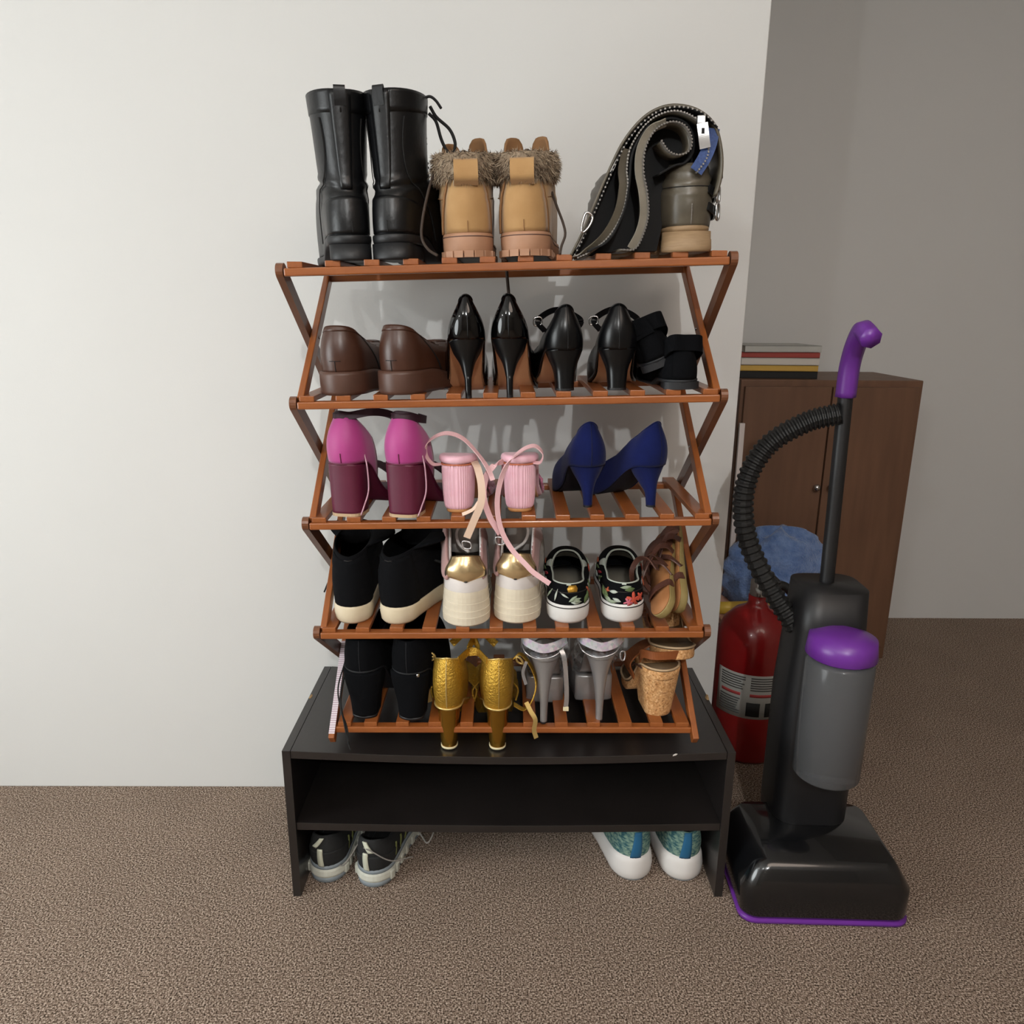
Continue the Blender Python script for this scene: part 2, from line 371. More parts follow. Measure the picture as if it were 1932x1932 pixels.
sag_board('top', BX0+PT+.0008, BX1-PT-.0008, BY0, BY1, BH-PT, BH, SAG, 'black_laminate', bench)
sag_board('shelf', BX0+PT, BX1-PT, BY0+.004, BY1-.01, .152, .168, .006, 'black_laminate', bench)
for x in (BX0, BX1-PT): box('side_panel', (x, BY0, 0), (x+PT, BY1, BH), 'black_laminate', bench, bev=.0008)
box('back_panel', (BX0+PT, BY1-.01, .152), (BX1-PT, BY1-.004, BH-.028), 'black_laminate', bench)
def chip(x, y, z, a, b, c):
    V = []; n = 7
    for j in range(n):
        t = 2*PI*j/n; r = random.uniform(.7, 1.1); V.append((x+a*r*math.cos(t), y+b*r*math.sin(t), z))
    for j in range(n): V.append((V[j][0]*.5+x*.5, V[j][1]*.5+y*.5, z+c))
    F = [(j, (j+1) % n, n+(j+1) % n, n+j) for j in range(n)]+[tuple(range(n, 2*n)), tuple(reversed(range(n)))]
    return obj('chipped_edge', V, F, 'chipboard', bench, sm=False)
chip(BX0+.004, .185, BH+.0002, .004, .012, .0012); chip(BX1-.003, .185, BH, .005, .01, .007)
V = [(.300, BY0-.0006, BH-.0085), (.306, BY0-.0006, BH-.0065), (.309, BY0-.0006, BH-.0035), (.305, BY0-.0006, BH-.003), (.301, BY0-.0006, BH-.0055)]
obj('chipped_edge', V, [(0, 1, 2, 3, 4)], 'paper_white', bench, sm=False, solid=.0006)

# ------------------------------------------------------------------ rack
TS, RD = .2126, .2955
def zt(k): return .02+k*TS+(.0134 if k == 0 else 0)
def node(x, y, k, dz=0.):
    z = zt(k); return Vector((x-.022*z, y-.0449*z, BH+z+.0383*x*z+dz))
rack = thing('shoe_rack', 'five-tier folding reddish-brown wooden rack with slatted shelves full of shoes', 'shoe rack', (0, 0, 0))
RH = .0125; SLT = .0095
rail_me = bevel_box_mesh('rail', .698, .019, RH, 'rack_wood', .0022)
rail5_me = bevel_box_mesh('rail', .676, .019, RH, 'rack_wood', .0022)
slat_me = bevel_box_mesh('slat', RD-.004, .0245, SLT, 'rack_wood', .0012)
for k in range(5):
    h = .349 if k else .338
    for y in (.0095, RD-.0095):
        inst('rail', rail_me if k else rail5_me, rack, node(-h, y, k), node(h, y, k))
    for i in range(12):
        x = -.3325+i*.0605
        if k == 0 and i in (0, 11): x *= .962
        jx = random.uniform(-.0012, .0012)
        inst('slat', slat_me, rack, node(x+jx, .002, k, RH/2+SLT/2), node(x+random.uniform(-.0012, .0012), RD-.002, k, RH/2+SLT/2))
for sx in (-1, 1):
    for k in range(4):
        a, b = node(sx*.356, .010, k+1, .004), node(sx*.356, RD-.012, k)
        d = (b-a).normalized(); a2, b2 = a-d*.010, b+d*.010
        me = bevel_box_mesh('leg', (b2-a2).length, .024, .0115, 'rack_wood_dark', round_ends=True)
        inst('leg', me, rack, a2, b2, up=(1, 0, 0))
        a, b = node(sx*.3435, RD-.012, k+1), node(sx*.3435, .011, k, .006 if k else 0)
        d = (b-a).normalized(); b2 = b+d*(.0 if k else .026); a2 = a-d*.006
        me = bevel_box_mesh('leg', (b2-a2).length, .022, .0115, 'rack_wood', .0015)
        lg = inst('leg', me, rack, a2, b2, up=(1, 0, 0))
        mid = (node(sx*.3435, RD-.012, k+1)+node(sx*.3435, .011, k))/2
        V = []; n = 10; x0 = mid.x-sx*.0058
        for r_, xx in ((.003, x0), (.0022, x0-sx*.0014)):
            V += [(xx, mid.y+r_*math.cos(2*PI*j/n), mid.z+r_*math.sin(2*PI*j/n)) for j in range(n)]
        F = [(j, (j+1) % n, n+(j+1) % n, n+j) for j in range(n)]+[tuple(range(n, 2*n))]
        obj('pivot_pin', V, F, 'steel', rack, sm=False)
        for (yy, kk) in ((.010, k+1),):
            p = node(sx*.362, yy, kk, .004)
            V = []
            for r_, xx in ((.0035, p.x), (.0025, p.x+sx*.0012)): V += [(xx, p.y+r_*math.cos(2*PI*j/n), p.z+r_*math.sin(2*PI*j/n)) for j in range(n)]
            obj('pivot_pin', V, F, 'steel', rack, sm=False)
        if k == 0 and sx == -1:   # striped paper tape on the bottom front leg
            up = Vector((1, 0, 0)); y_ = up.cross(d).normalized()
            p0 = a+(b-a)*.46; p1 = b+d*.018
            sgn = 1 if y_.y < 0 else -1
            tape = bevel_box_mesh('tape_strip', (p1-p0).length, .0012, .0112, 'striped_tape', .0003)
            o_ = inst('tape_strip', tape, rack, p0+y_*sgn*.0116, p1+y_*sgn*.0116, up=(1, 0, 0)); o_['label'] = 'white tape strip with fine lines'

def spot(k, x, y, dz=0.):
    """world point on the slat tops of tier k (0 = lowest) at world x, depth y behind the front rail"""
    z = zt(k); return (x, y-.0449*z, BH+z+.0383*x*z+RH/2+SLT+dz)
def rot(k, deg): return (0, -.0383*zt(k), math.radians(deg))

# ================================================================== shoes
def outsole(t, name, m, L, wh, wb, z0, z1, y0=0., toe=2., inset=.003, curve=0., waist=.92, tc=.72, rnd=.3):
    """slab between z0(u) and z1(u) along the foot outline"""
    f0 = z0 if callable(z0) else (lambda u, z=z0: u*0+z); f1 = z1 if callable(z1) else (lambda u, z=z1: u*0+z)
    R = []
    for a, ins in ((0, inset), (.15, inset*.3), (.5, 0), (.85, 0), (1, inset*.25)):
        R.append(outl(L-2*ins, wh-2*ins, wb-2*ins, lambda u, a=a: f0(u)*(1-a)+f1(u)*a, y0+ins, toe, waist, curve, tc))
    return tubesurf(name, np.array(R), m, t, True, True)
def insole(t, m, S, z=.002, sc=.93):
    c = S.mean(0); P = c+(S-c)*np.array([sc, sc, 1])+np.array([0, 0, z])
    return obj('insole', P, zipcap(len(S), 0), m, t, solid=.002)
def seam(name, S, s0, s1, t, m, parent, w=.0035, d=.0006, n=10):
    return patch(name, S, s0, s1, t-w, t+w, m, parent, d, n, 2)
def crease(G, s0, s1, amp, freq, t0=0., seed=0):
    rs = np.random.RandomState(seed); ns, nt = G.shape[:2]
    for i in range(ns):
        s = i/(ns-1)
        if s0 < s < s1:
            wgt = math.sin(PI*(s-s0)/(s1-s0)); j = np.arange(nt)/nt
            d = amp*wgt*np.sin(freq*s*2*PI+2*np.sin(2*PI*j+seed))
            G[i, :, 0] += d*np.sin(2*PI*j); G[i, :, 1] -= d*np.cos(2*PI*j)
    return G

# ---- black lace-up boots -------------------------------------------------
def combat_boot(label, loc, r, loop):
    t = thing('lace_up_boot', label, 'boot', loc, r, 'pair of tall black lace-up boots')
    L, wh, wb = .275, .070, .094
    zb = lambda u: .024*(1-smooth((u-.27)/.2)); zt_ = lambda u: zb(u)+.013+.006*smooth((u-.85)/.15)
    outsole(t, 'outsole', 'black_rubber', L, wh, wb, zb, zt_, rnd=.2)
    H = np.array([outl(.085, wh-.004, wh-.012, z, .0015, 6, 1, 0, .9) for z in (0, .003, .024)])
    H[0] = H[0]*np.array([.97, 1, 1]); tubesurf('heel', H, 'black_rubber', t, True, True)
    S = outl(L-.008, wh-.006, wb-.008, lambda u: zt_(u)-.001, .004)
    C = elli(.078, .0375, .066, .108, .135)
    g1 = loft(S, C, 16, 2.6, 1.9, .004)
    K = [C, elli(.074, .0395, .061, .140, .165), elli(.071, .0425, .060, .19, .208), elli(.070, .046, .062, .240, .240, zs=.003)]
    g2 = smooth_rows(K, 6)
    G = np.concatenate([g1, g2[1:]]); crease(G, .28, .58, .0022, 7, seed=len(label))
    o, S_ = tubesurf('upper', G, 'black_leather', t, solid=.003)
    patch('collar_band', S_, .88, 1, -.36, .36, 'black_leather', t, .0012, 5, 26)
    patch('backstay', S_, .42, 1, -.045, .045, 'black_leather', t, .0013, 16, 5, fn=lambda a, b: (.42+.575*a, (b-.5)*(.07+.05*a)))
    patch('heel_counter', S_, .02, .36, -.2, .2, 'black_leather', t, .0014, 10, 20, fn=lambda a, b: (.02+.34*a*(1-.55*abs(2*b-1)**2), (b-.5)*.42))
    seam('heel_seam', S_, .03, .13, .01, 'black_cord', t, .002, .0016)
    for sg in (-1, 1):
        patch('side_seam', S_, 0, 1, 0, 1, 'black_cord', t, .0012, 20, 2, fn=lambda a, b, sg=sg: (.06+.8*a, sg*(.13+.10*(1-a)**2+.02*math.sin(a*6)+(b-.5)*.006)))
    top = S_.at(1, 0)
    ribbon('pull_loop', [top+(-.0, .001, -.022), top+(0, -.0012, -.010), top+(0, -.002, .002), top+(0, .001, .0045), top+(0, .004, -.004)], .017, .0018, 'black_leather', t, hint=(1, 0, 0))
    patch('tongue', S_, .55, 1, .42, .58, 'black_leather', t, .002, 12, 6)
    for i in range(6):
        s = .52+.08*i; sg = 1 if i % 2 else -1
        tube('lace', [S_.off(s, .5-sg*.09, .004), S_.off(s+.03, .5, .006), S_.off(s+.05, .5+sg*.09, .004)], .0022, 'black_cord', t)
    if loop:
        a = S_.off(.9, .33, .003)
        tube('lace', [a, a+(.010, .004, -.012), a+(.017, .006, -.038), a+(.028, .004, -.058), a+(.038, 0, -.061), a+(.043, -.002, -.047), a+(.034, 0, -.026), a+(.012, .002, -.006), a+(.002, .002, .01)], .0026, 'black_cord', t)
        a = S_.at(1, .30)
        tube('lace', [a+(-.004, 0, 0), a+(.006, 0, .001), a+(.016, -.002, -.006), a+(.025, -.004, -.018)], .0022, 'black_cord', t)
    return t
combat_boot('tall black leather boot without hanging lace loop, leftmost on the top tier', spot(4, -.258, -.006), rot(4, 15), False)
combat_boot('tall black leather boot with a lace loop hanging at its side', spot(4, -.206, -.006), rot(4, -17), True)

# ---- tan fur-cuffed boots --------------------------------------------------
def fur_collar(t, S, s0, s1, n, seed):
    rs = np.random.RandomState(seed); V = []; F = []; M = []
    for i in range(n):
        s = rs.uniform(s0, s1); tt = rs.uniform(0, 1)
        p = S.at(s, tt); nn = S.nrm(s, tt)
        d = nn*rs.uniform(.4, 1.0)+rs.normal(0, .45, 3)+np.array([0, 0, -.45]); d /= np.linalg.norm(d)
        l = rs.uniform(.006, .012); wv = np.cross(d, rs.normal(0, 1, 3)); wv = wv/np.linalg.norm(wv)*.00055
        k = len(V); V += [p-wv, p+wv, p+d*l*.6+wv*.7-(0, 0, .001), p+d*l*.6-wv*.7-(0, 0, .001), p+d*l-(0, 0, .0028)]
        F += [(k, k+1, k+2, k+3), (k+3, k+2, k+4)]; mi = rs.choice([0, 0, 1, 2]); M += [mi, mi]
    o = obj('fur', V, F, 'fur', t, sm=False)
    o.data.materials.append(MATS['fur_dark']); o.data.materials.append(MATS['fur_light']); o.data.polygons.foreach_set('material_index', M)
    o['kind'] = 'stuff'; return o
def fur_boot(label, loc, r, side, lace):
    t = thing('fur_cuff_boot', label, 'boot', loc, r, 'pair of tan fur-cuffed boots')
    L, wh, wb = .27, .080, .100
    trd, _s = outsole(t, 'tread', 'black_rubber', L-.006, wh-.01, wb-.01, 0, .008, .003)
    outsole(t, 'outsole', 'gum_sole', L, wh, wb, lambda u: .006+u*0, lambda u: .036-.008*smooth((u-.3)/.3), 0)
    outsole(t, 'welt', 'gum_line', L+.0012, wh+.0012, wb+.0012, lambda u: .0295-.008*smooth((u-.3)/.3), lambda u: .0318-.008*smooth((u-.3)/.3), -.0006)
    O = outl(L, wh, wb, 0)
    for i in list(range(0, NT, 2)):
        p = O[i]; q = O[(i+1) % NT]; dx = q-p; c = p*.972+np.array([0, L/2, 0])*.028; ang = math.atan2(dx[1], dx[0])
        obj('tread_lug', boxv((-.0072, -.0035, .0), (.0072, .003, .010)), BOXF, 'gum_sole', trd, sm=False, loc=tuple(c), rot=(0, 0, ang))
    S = outl(L-.008, wh-.004, wb-.008, lambda u: .035-.008*smooth((u-.3)/.3), .004)
    C = elli(.072, .041, .068, .118, .138)
    G = loft(S, C, 18, 2.6, 1.9, .006); crease(G, .4, .8, .001, 5, seed=3)
    o, U = tubesurf('upper', G, 'tan_nubuck', t, solid=.003)
    patch('heel_panel', U, 0, 0, 0, 0, 'tan_nubuck', t, .0016, 12, 10, fn=lambda a, b: (.02+.96*a, (b-.5)*(.20-.02*a)))
    for sg in (-1, 1):
        patch('seam_piping', U, 0, 0, 0, 0, 'tan_nubuck_inside', t, .0022, 14, 2, fn=lambda a, b, sg=sg: (.01+.98*a, sg*(.104-.01*a+(b-.5)*.008)))
        patch('side_seam', U, 0, 0, 0, 0, 'tan_nubuck_inside', t, .0010, 2, 8, fn=lambda a, b, sg=sg: (.56+.012*a, sg*(.12+.13*b)))
    seam('heel_seam', U, .02, .22, .0, 'tan_nubuck_inside', t, .0016, .0022)
    # rolled fur cuff
    cuff = smooth_rows([elli(.072, .042, .069, .112, .128), elli(.072, .0485, .078, .114, .130), elli(.072, .0515, .082, .130, .146), elli(.072, .048, .078, .147, .163), elli(.072, .040, .068, .146, .160), elli(.072, .036, .062, .128, .138)], 4)
    k, CS = tubesurf('fur_cuff', cuff, 'fur', t)
    fur_collar(k, CS, .05, .85, 4200, 5+side)
    # upright leather flaps rising over the cuff, nubuck inside
    for sg, h in ((-1, .014 if side < 0 else .022), (1, .022)):
        c = .395
        V = []
        for i in range(7):
            for j in range(9):
                a, b = i/6, j/8; tt = sg*(c+.078*(b-.5)*2); p = CS.at(.74, tt)
                rise = (h+.008)*(1-(2*b-1)**4)
                q = p+np.array([-sg*.002*a, .006*a-.004, -.008+(rise+.010)*a]); V.append(q)
        F = [(i*9+j, i*9+j+1, (i+1)*9+j+1, (i+1)*9+j) for i in range(6) for j in range(8)]
        obj('cuff_flap', V, F, 'tan_nubuck_inside', t, solid=.004, off=0)
    back = CS.at(.45, 0)
    ribbon('pull_tab', [(0, U.at(.9, 0)[1]-.001, .104), (0, back[1]-.006, .110), (0, back[1]-.0095, .122), (0, back[1]-.006, .134), (0, back[1]+.002, .138)], .036, .0028, 'tan_nubuck', t, hint=(1, 0, 0))
    patch('tongue', U, .6, 1, .42, .58, 'tan_nubuck', t, .002, 8, 6)
    tube('lace', [(-.012, .135, .165), (-.002, .14, .176), (.008, .14, .170), (.016, .135, .160)], .0022, 'dark_cord', t)
    if lace == 'L':
        tube('lace', [(-.05, .04, .125), (-.058, .02, .10), (-.068, .005, .06), (-.071, -.005, .03), (-.062, -.012, .012), (-.048, -.014, .002)], .0021, 'dark_cord', t)
    else:
        tube('lace', [(.042, .06, .098), (.050, .045, .075), (.060, .03, .048), (.063, .02, .030), (.057, .012, .012), (.055, .008, .001)], .0021, 'dark_cord', t)
        tube('lace', [(-.040, .135, .0015), (-.039, .133, -.025), (-.037, .132, -.055), (-.036, .132, -.085)], .0028, 'dark_cord', t)
    return t
fur_boot('tan fur-cuffed boot with lower cuff, next to the tall black boots', spot(4, -.078, -.004), rot(4, 3), -1, 'L')
fur_boot('tan fur-cuffed boot standing next to the folded grey zip boots', spot(4, .008, -.004), rot(4, -5), 1, 'R')

# ---- grey zip boots, shafts rolled over ------------------------------------
def sheet(name, pts, y0, y1, m, parent, th=.0035, per=6, wav=0.):
    P = cr_path([(x, 0, z) for x, z in pts], per); n = len(P); V = []; F = []; ny = 6
    for i, p in enumerate(P):
        for j in range(ny+1):
            b = j/ny; V.append((p[0]+wav*math.sin(b*5+i*.3), y0+(y1-y0)*b, p[2]))
    for i in range(n-1):
        for j in range(ny): F.append((i*(ny+1)+j, i*(ny+1)+j+1, (i+1)*(ny+1)+j+1, (i+1)*(ny+1)+j))
    return obj(name, V, F, m, parent, solid=th, off=0)
def zip_edge(t, pts, y, tape='zip_tape', step=.0042):
    tp = ribbon('zip_tape', [(x, y, z) for x, z in pts], .010, .0016, tape, t, hint=(0, 1, 0), per=6)
    P = cr_path([(x, y-.006, z) for x, z in pts], 24); acc = 0; V = []; F = []
    for i in range(1, len(P)):
        acc += np.linalg.norm(P[i]-P[i-1])
        if acc > step:
            acc = 0; k = len(V); a = .0012; p = P[i]
            V += boxv(p-(a, .0014, a), p+(a, .0014, a)); F += [tuple(k+q for q in f) for f in BOXF]
    o = obj('zip_teeth', V, F, 'zip_teeth', tp, sm=False); o['kind'] = 'stuff'; return o
# local x/z of a photo point in the rolled boots' plane
def gx(px, py): return ((px-1290)*.00081, (477-py)*.00076)
def grey_foot(t, flip=1, front=True):
    L, wh, wb = .25, .076, .09
    zb = lambda u: .030*(1-smooth((u-.25)/.22)); zt_ = lambda u: zb(u)+.008
    outsole(t, 'outsole', 'stacked_heel', L, wh, wb, zb, zt_)
    H = np.array([outl(.075, w_, w_-.008, z, (.08-w_)*.3, 6, 1, 0, .9) for z, w_ in ((0, .078), (.004, .080), (.018, .079), (.0185, .0775), (.03, .077))])
    tubesurf('heel', H, 'stacked_heel', t, True, True)
    S = outl(L-.006, wh+.002, wb-.006, lambda u: zt_(u)-.001, .002)
    C = elli(.074, .038, .066, .128, .135)
    G = loft(S, C, 18, 2.6, 1.9, .008); crease(G, .4, .95, .0022, 6, seed=9)
    o, U = tubesurf('upper', G, 'grey_leather', t, solid=.003)
    seam('heel_seam', U, .03, .35, .008, 'zip_tape', t, .0016, .0008)
    patch('counter_seam', U, 0, 0, 0, 0, 'black_lining', t, .001, 2, 14, fn=lambda a, b: (.62+.012*a-.1*(2*b-1)**2, (b-.5)*.4))
    return U
gloc = spot(4, .262, -.004)
t = thing('zip_boot', 'grey leather zip boot standing upright with its tall shaft folded over', 'boot', gloc, rot(4, -3), 'pair of grey zip boots')
U = grey_foot(t)
A = [gx(*p) for p in [(1338, 372), (1346, 335), (1344, 290), (1330, 245), (1300, 218), (1262, 207), (1228, 211), (1196, 230), (1164, 268), (1140, 315), (1114, 375), (1088, 435), (1066, 478)]]
sheet('shaft', A, -.004, .125, 'grey_leather', t, .004)
B = [gx(*p) for p in [(1300, 330), (1318, 300), (1316, 262), (1298, 236), (1262, 219), (1228, 224), (1200, 244), (1176, 282), (1170, 320), (1172, 352), (1163, 400), (1138, 444), (1104, 472), (1078, 484)]]
sheet('shaft_lining', [(x+.003, z-.004) for x, z in A[1:]], .004, .12, 'black_lining', t, .002)
PO = [(x+.004, z-.005) for x, z in A[3:]]+[gx(1235, 477), gx(1245, 420), gx(1290, 335), gx(1325, 300)]
PO = [(x, max(z, .004)) for x, z in PO]; q_ = len(PO)
obj('folded_lining', [(x, .030, z) for x, z in PO]+[(x, .115, z) for x, z in PO], [tuple(range(q_)), tuple(reversed(range(q_, 2*q_)))]+[(i, q_+i, q_+(i+1) % q_, (i+1) % q_) for i in range(q_)], 'black_lining', t, sm=False)
sheet('shaft_flap', B, .000, .115, 'grey_leather', t, .003)
zip_edge(t, B, -.003)
ribbon('shaft_trim', [(x-.006, -.005, z) for x, z in B[7:]], .014, .002, 'grey_leather', t, hint=(1, .3, .3), per=6)
zip_edge(t, [(x+.0035, z-.004) for x, z in A[3:]], -.004, 'black_lining', .006)
# big zip puller and blue tape on the upright shaft
ribbon('zip_pull', [(*gx(1304, 238), ), (*gx(1308, 262), ), (*gx(1314, 286), )] and [(gx(1305, 243)[0], -.012, gx(1305, 243)[1]), (gx(1308, 264)[0], -.013, gx(1308, 264)[1]), (gx(1312, 288)[0], -.012, gx(1312, 288)[1])], .016, .0022, 'steel', t, hint=(1, 0, 0))
box('zip_slider', (gx(1302, 0)[0]-.005, -.012, gx(0, 244)[1]), (gx(1302, 0)[0]+.008, -.003, gx(0, 228)[1]), 'steel', t, .0015)
box('pull_slot', (gx(1307, 0)[0]-.0025, -.0146, gx(0, 262)[1]), (gx(1307, 0)[0]+.002, -.0128, gx(0, 252)[1]), 'black_lining', t)
ribbon('blue_tape', [(gx(1328, 250)[0], .0, gx(1328, 250)[1]), (gx(1322, 280)[0], -.005, gx(1322, 280)[1]), (gx(1312, 305)[0], -.008, gx(1312, 305)[1]), (gx(1298, 328)[0], -.007, gx(1298, 328)[1])], .020, .0014, 'blue_tape', t, hint=(1, 0, .3))
# ankle strap, buckles
for z in (.085, .06):
    ribbon('ankle_strap', [(.030, .01, z+.006), (.043, .025, z), (.047, .06, z-.004), (.040, .10, z-.002)], .012, .003, 'black_leather', t, hint=(0, 0, 1))
    tube('buckle', [(.045, .02, z+.009), (.0505, .03, z+.009), (.0505, .03, z-.011), (.045, .02, z-.011)], .0018, 'steel', t, closed=True, per=4)
t2 = thing('zip_boot', 'grey leather zip boot with its shaft rolled into a scroll', 'boot', (gloc[0]-.072, gloc[1]+.045, gloc[2]-.072*.033), rot(4, 6), 'pair of grey zip boots')
grey_foot(t2)
def g2(px, py): return ((px-1290)*.00081+.072, (477-py)*.00076)
C = [g2(*p) for p in [(1150, 490), (1178, 470), (1194, 440), (1202, 405), (1199, 365), (1191, 325), (1194, 285), (1212, 252), (1240, 238), (1266, 244), (1280, 265), (1278, 288), (1258, 297), (1238, 290), (1224, 272)]]
C[0] = (C[0][0], .004)
sheet('shaft', C, -.05, .055, 'grey_leather', t2, .0035)
zip_edge(t2, C, -.052)
ribbon('shaft_trim', [(x-.006, -.054, z) for x, z in C[1:9]], .013, .002, 'pale_leather', t2, hint=(1, .25, .1), per=6)
D = [g2(*p) for p in [(1192, 335), (1188, 300), (1196, 262), (1216, 240), (1244, 228), (1272, 236), (1288, 258), (1290, 288), (1276, 308), (1254, 314), (1225, 330)]]
sheet('shaft_lining', D, -.046, .06, 'black_lining', t2, .003)
E_ = [g2(*p) for p in [(1204, 240), (1184, 268), (1172, 300), (1168, 350), (1158, 400), (1130, 452), (1092, 486)]]
E_[-1] = (E_[-1][0], .004)
sheet('shaft_flap', E_, -.048, .05, 'black_lining', t2, .003)
for px_, py_ in ((1092, 418),):
    a = g2(px_, py_)
    tube('buckle', [(a[0]-.004, -.045, a[1]+.014), (a[0]-.010, -.046, a[1]), (a[0]-.010, -.046, a[1]-.014), (a[0], -.046, a[1]-.006), (a[0]+.006, -.045, a[1]+.008)], .002, 'steel', t2, closed=True, per=5)

# ---- brown loafers -----------------------------------------------------------
def loafer(label, loc, r):
    t = thing('loafer', label, 'shoe', loc, r, 'pair of brown leather loafers')
    L, wh, wb = .275, .082, .104
    outsole(t, 'outsole', 'brown_sole', L, wh, wb, 0, lambda u: .038-.010*smooth((u-.28)/.25), inset=.002)
    S = outl(L-.012, wh-.010, wb-.010, lambda u: .036-.010*smooth((u-.28)/.25), .007)
    C = outl(.135, .052, .058, lambda u: .112-.030*smooth(u/.75)-.008*np.sin(PI*u), .014, 2, 1., tc=.6)
    G = loft(S, C, 16, 2.3, 2.1, .006)
    o, U = tubesurf('upper', G, 'brown_leather', t, solid=.003)
    patch('collar_band', U, .88, 1, -.3, .3, 'brown_leather', t, .0012, 3, 26)
    seam('heel_seam', U, .03, .26, .0, 'black_lining', t, .0016, .0006)
    patch('heel_crease', U, 0, 0, 0, 0, 'black_lining', t, .0006, 2, 6, fn=lambda a, b: (.25+.012*a, (b-.5)*.05))
    for sg in (-1, 1):
        patch('side_seam', U, 0, 0, 0, 0, 'black_lining', t, .0007, 10, 2, fn=lambda a, b, sg=sg: (.05+.85*a, sg*(.22-.05*a+(b-.5)*.006)))
    patch('saddle_strap', U, 0, 0, 0, 0, 'brown_leather', t, .0022, 10, 24, fn=lambda a, b: (.35+.5*a, .36+.28*b))
    patch('apron', U, .55, .98, .42, .58, 'brown_leather', t, .0014, 8, 8)
    insole(t, 'black_lining', S, .004, .86)
    return t
loafer('brown leather loafer at the left end of the second tier', spot(3, -.298, .0), rot(3, -9))
loafer('brown leather loafer beside the black patent stilettos, toe turned right', spot(3, -.207, -.004), rot(3, -20))

# ---- pumps -------------------------------------------------------------------
def pump_base(t, L, H, wh, wb, back, m, sole_m, toe=1.5, top=.6, side_h=.03, vamp=.045, topw=.03, curve=0., bulge=.004, lining='black_lining', seamm=None):
    zs = lambda u: H*(1-smooth((u-.06)/.6))+.0045
    S = outl(L, wh, wb, lambda u: zs(u)-.0042, 0, toe, .86, curve, .6)
    def zc(u):
        uu = u*top; return zs(uu)+back*np.clip(1-u/.5, 0, 1)**1.25+side_h*smooth(u/.5)*(1-smooth((u-.6)/.4))+vamp*smooth((u-.6)/.4)
    C = outl(L*top, topw, wb*.74, zc, .010, 2., 1., curve*.6, .55)
    G = loft(S, C, 16, 2.0, 1.8, bulge, ah=1.35)
    o, U = tubesurf('upper', G, m, t, solid=.0022)
    outsole(t, 'outsole', sole_m, L-.012, wh-.006, wb-.016, lambda u: zs(u)-.0047, lambda u: zs(u)-.0003, .005, toe, .001, curve, .86, .6)
    insole(t, lining, S, .007, .9)
    topl = [U.off(.995, j/40, .0004) for j in range(40)]
    tube('topline_piping', topl, .0011, m, t, n=6, closed=True, per=2)
    if seamm: seam('heel_seam', U, .02, .98, .004, seamm, t, .0022, .0006, 14)
    return U, zs
def heel_stack(t, m, spec, n=24, tip=None, p=1.):
    R = np.array([elli(yc, rx, ry, z, zf if zf is not None else z, 0, p, 0, n) for yc, rx, ry, z, zf in spec])
    R = smooth_rows(list(R), 4)
    hl, _s = tubesurf('heel', R, m, t, True, True)
    if tip:
        yc, rx, ry, z, _ = spec[-1]; m2, h = tip
        T = np.array([elli(yc, rx*1.02, ry*1.02, z+h, None, 0, p, 0, n), elli(yc, rx*1.02, ry*1.02, z, None, 0, p, 0, n)])
        tubesurf('heel_tip', T, m2, hl, True, True, sm=False)
def stiletto(label, loc, r):
    t = thing('stiletto_pump', label, 'shoe', loc, r, 'pair of black patent stilettos'); H = .096
    U, zs = pump_base(t, .225, H, .062, .085, .066, 'patent', 'nude_sole', 1.45, .62, .028, .04, .022, bulge=.006, lining='nude_sole', seamm='smooth_black')
    heel_stack(t, 'smooth_black', [(.030, .029, .028, H+.003, H-.012), (.029, .024, .024, H-.010, H-.030), (.024, .013, .014, H-.032, H-.046), (.019, .0075, .0085, H-.058, None), (.016, .0058, .0066, .03, None), (.0145, .0052, .0058, .0, None)], tip=('black_rubber', .005))
    return t
stiletto('glossy black patent stiletto pump beside the brown loafer', spot(3, -.080, .0, -SLT), rot(3, 5))
stiletto('glossy black patent stiletto pump beside the matte block-heel pumps', spot(3, -.014, .0, -SLT), rot(3, -5))
def mary_jane(label, loc, r, sg):
    t = thing('block_heel_pump', label, 'shoe', loc, r, 'pair of matte black block-heel pumps'); H = .066
    U, zs = pump_base(t, .235, H, .064, .090, .068, 'smooth_black', 'nude_sole', 1.9, .6, .032, .035, .030, bulge=.006, seamm='black_lining')
    heel_stack(t, 'smooth_black', [(.031, .031, .030, H+.003, H-.006), (.030, .0265, .027, H-.010, H-.016), (.027, .019, .021, H-.028, H-.034), (.024, .0165, .018, .018, None), (.023, .0155, .017, 0, None)], tip=('black_rubber', .004), p=.85)
    a = U.at(.85, .2); b = U.at(.85, -.2)
    ribbon('ankle_strap', [a, a+(.010, .01, .018), (.0, a[1]+.03, a[2]+.035), b+(-.010, .01, .018), b], .010, .002, 'smooth_black', t, hint=(0, .6, .8))
    bk = (b if sg < 0 else a)+np.array([sg*.011, .006, .016])
    tube('buckle', [bk+(-.006, 0, -.006), bk+(.006, 0, -.004), bk+(.005, 0, .007), bk+(-.007, 0, .005)], .0014, 'steel', t, closed=True, per=4)
    return t
mary_jane('matte black block-heel pump beside the glossy patent stilettos', spot(3, .081, .004), rot(3, 6), -1)
mary_jane('matte black block-heel pump beside the black suede flats', spot(3, .164, .0), rot(3, -4), -1)

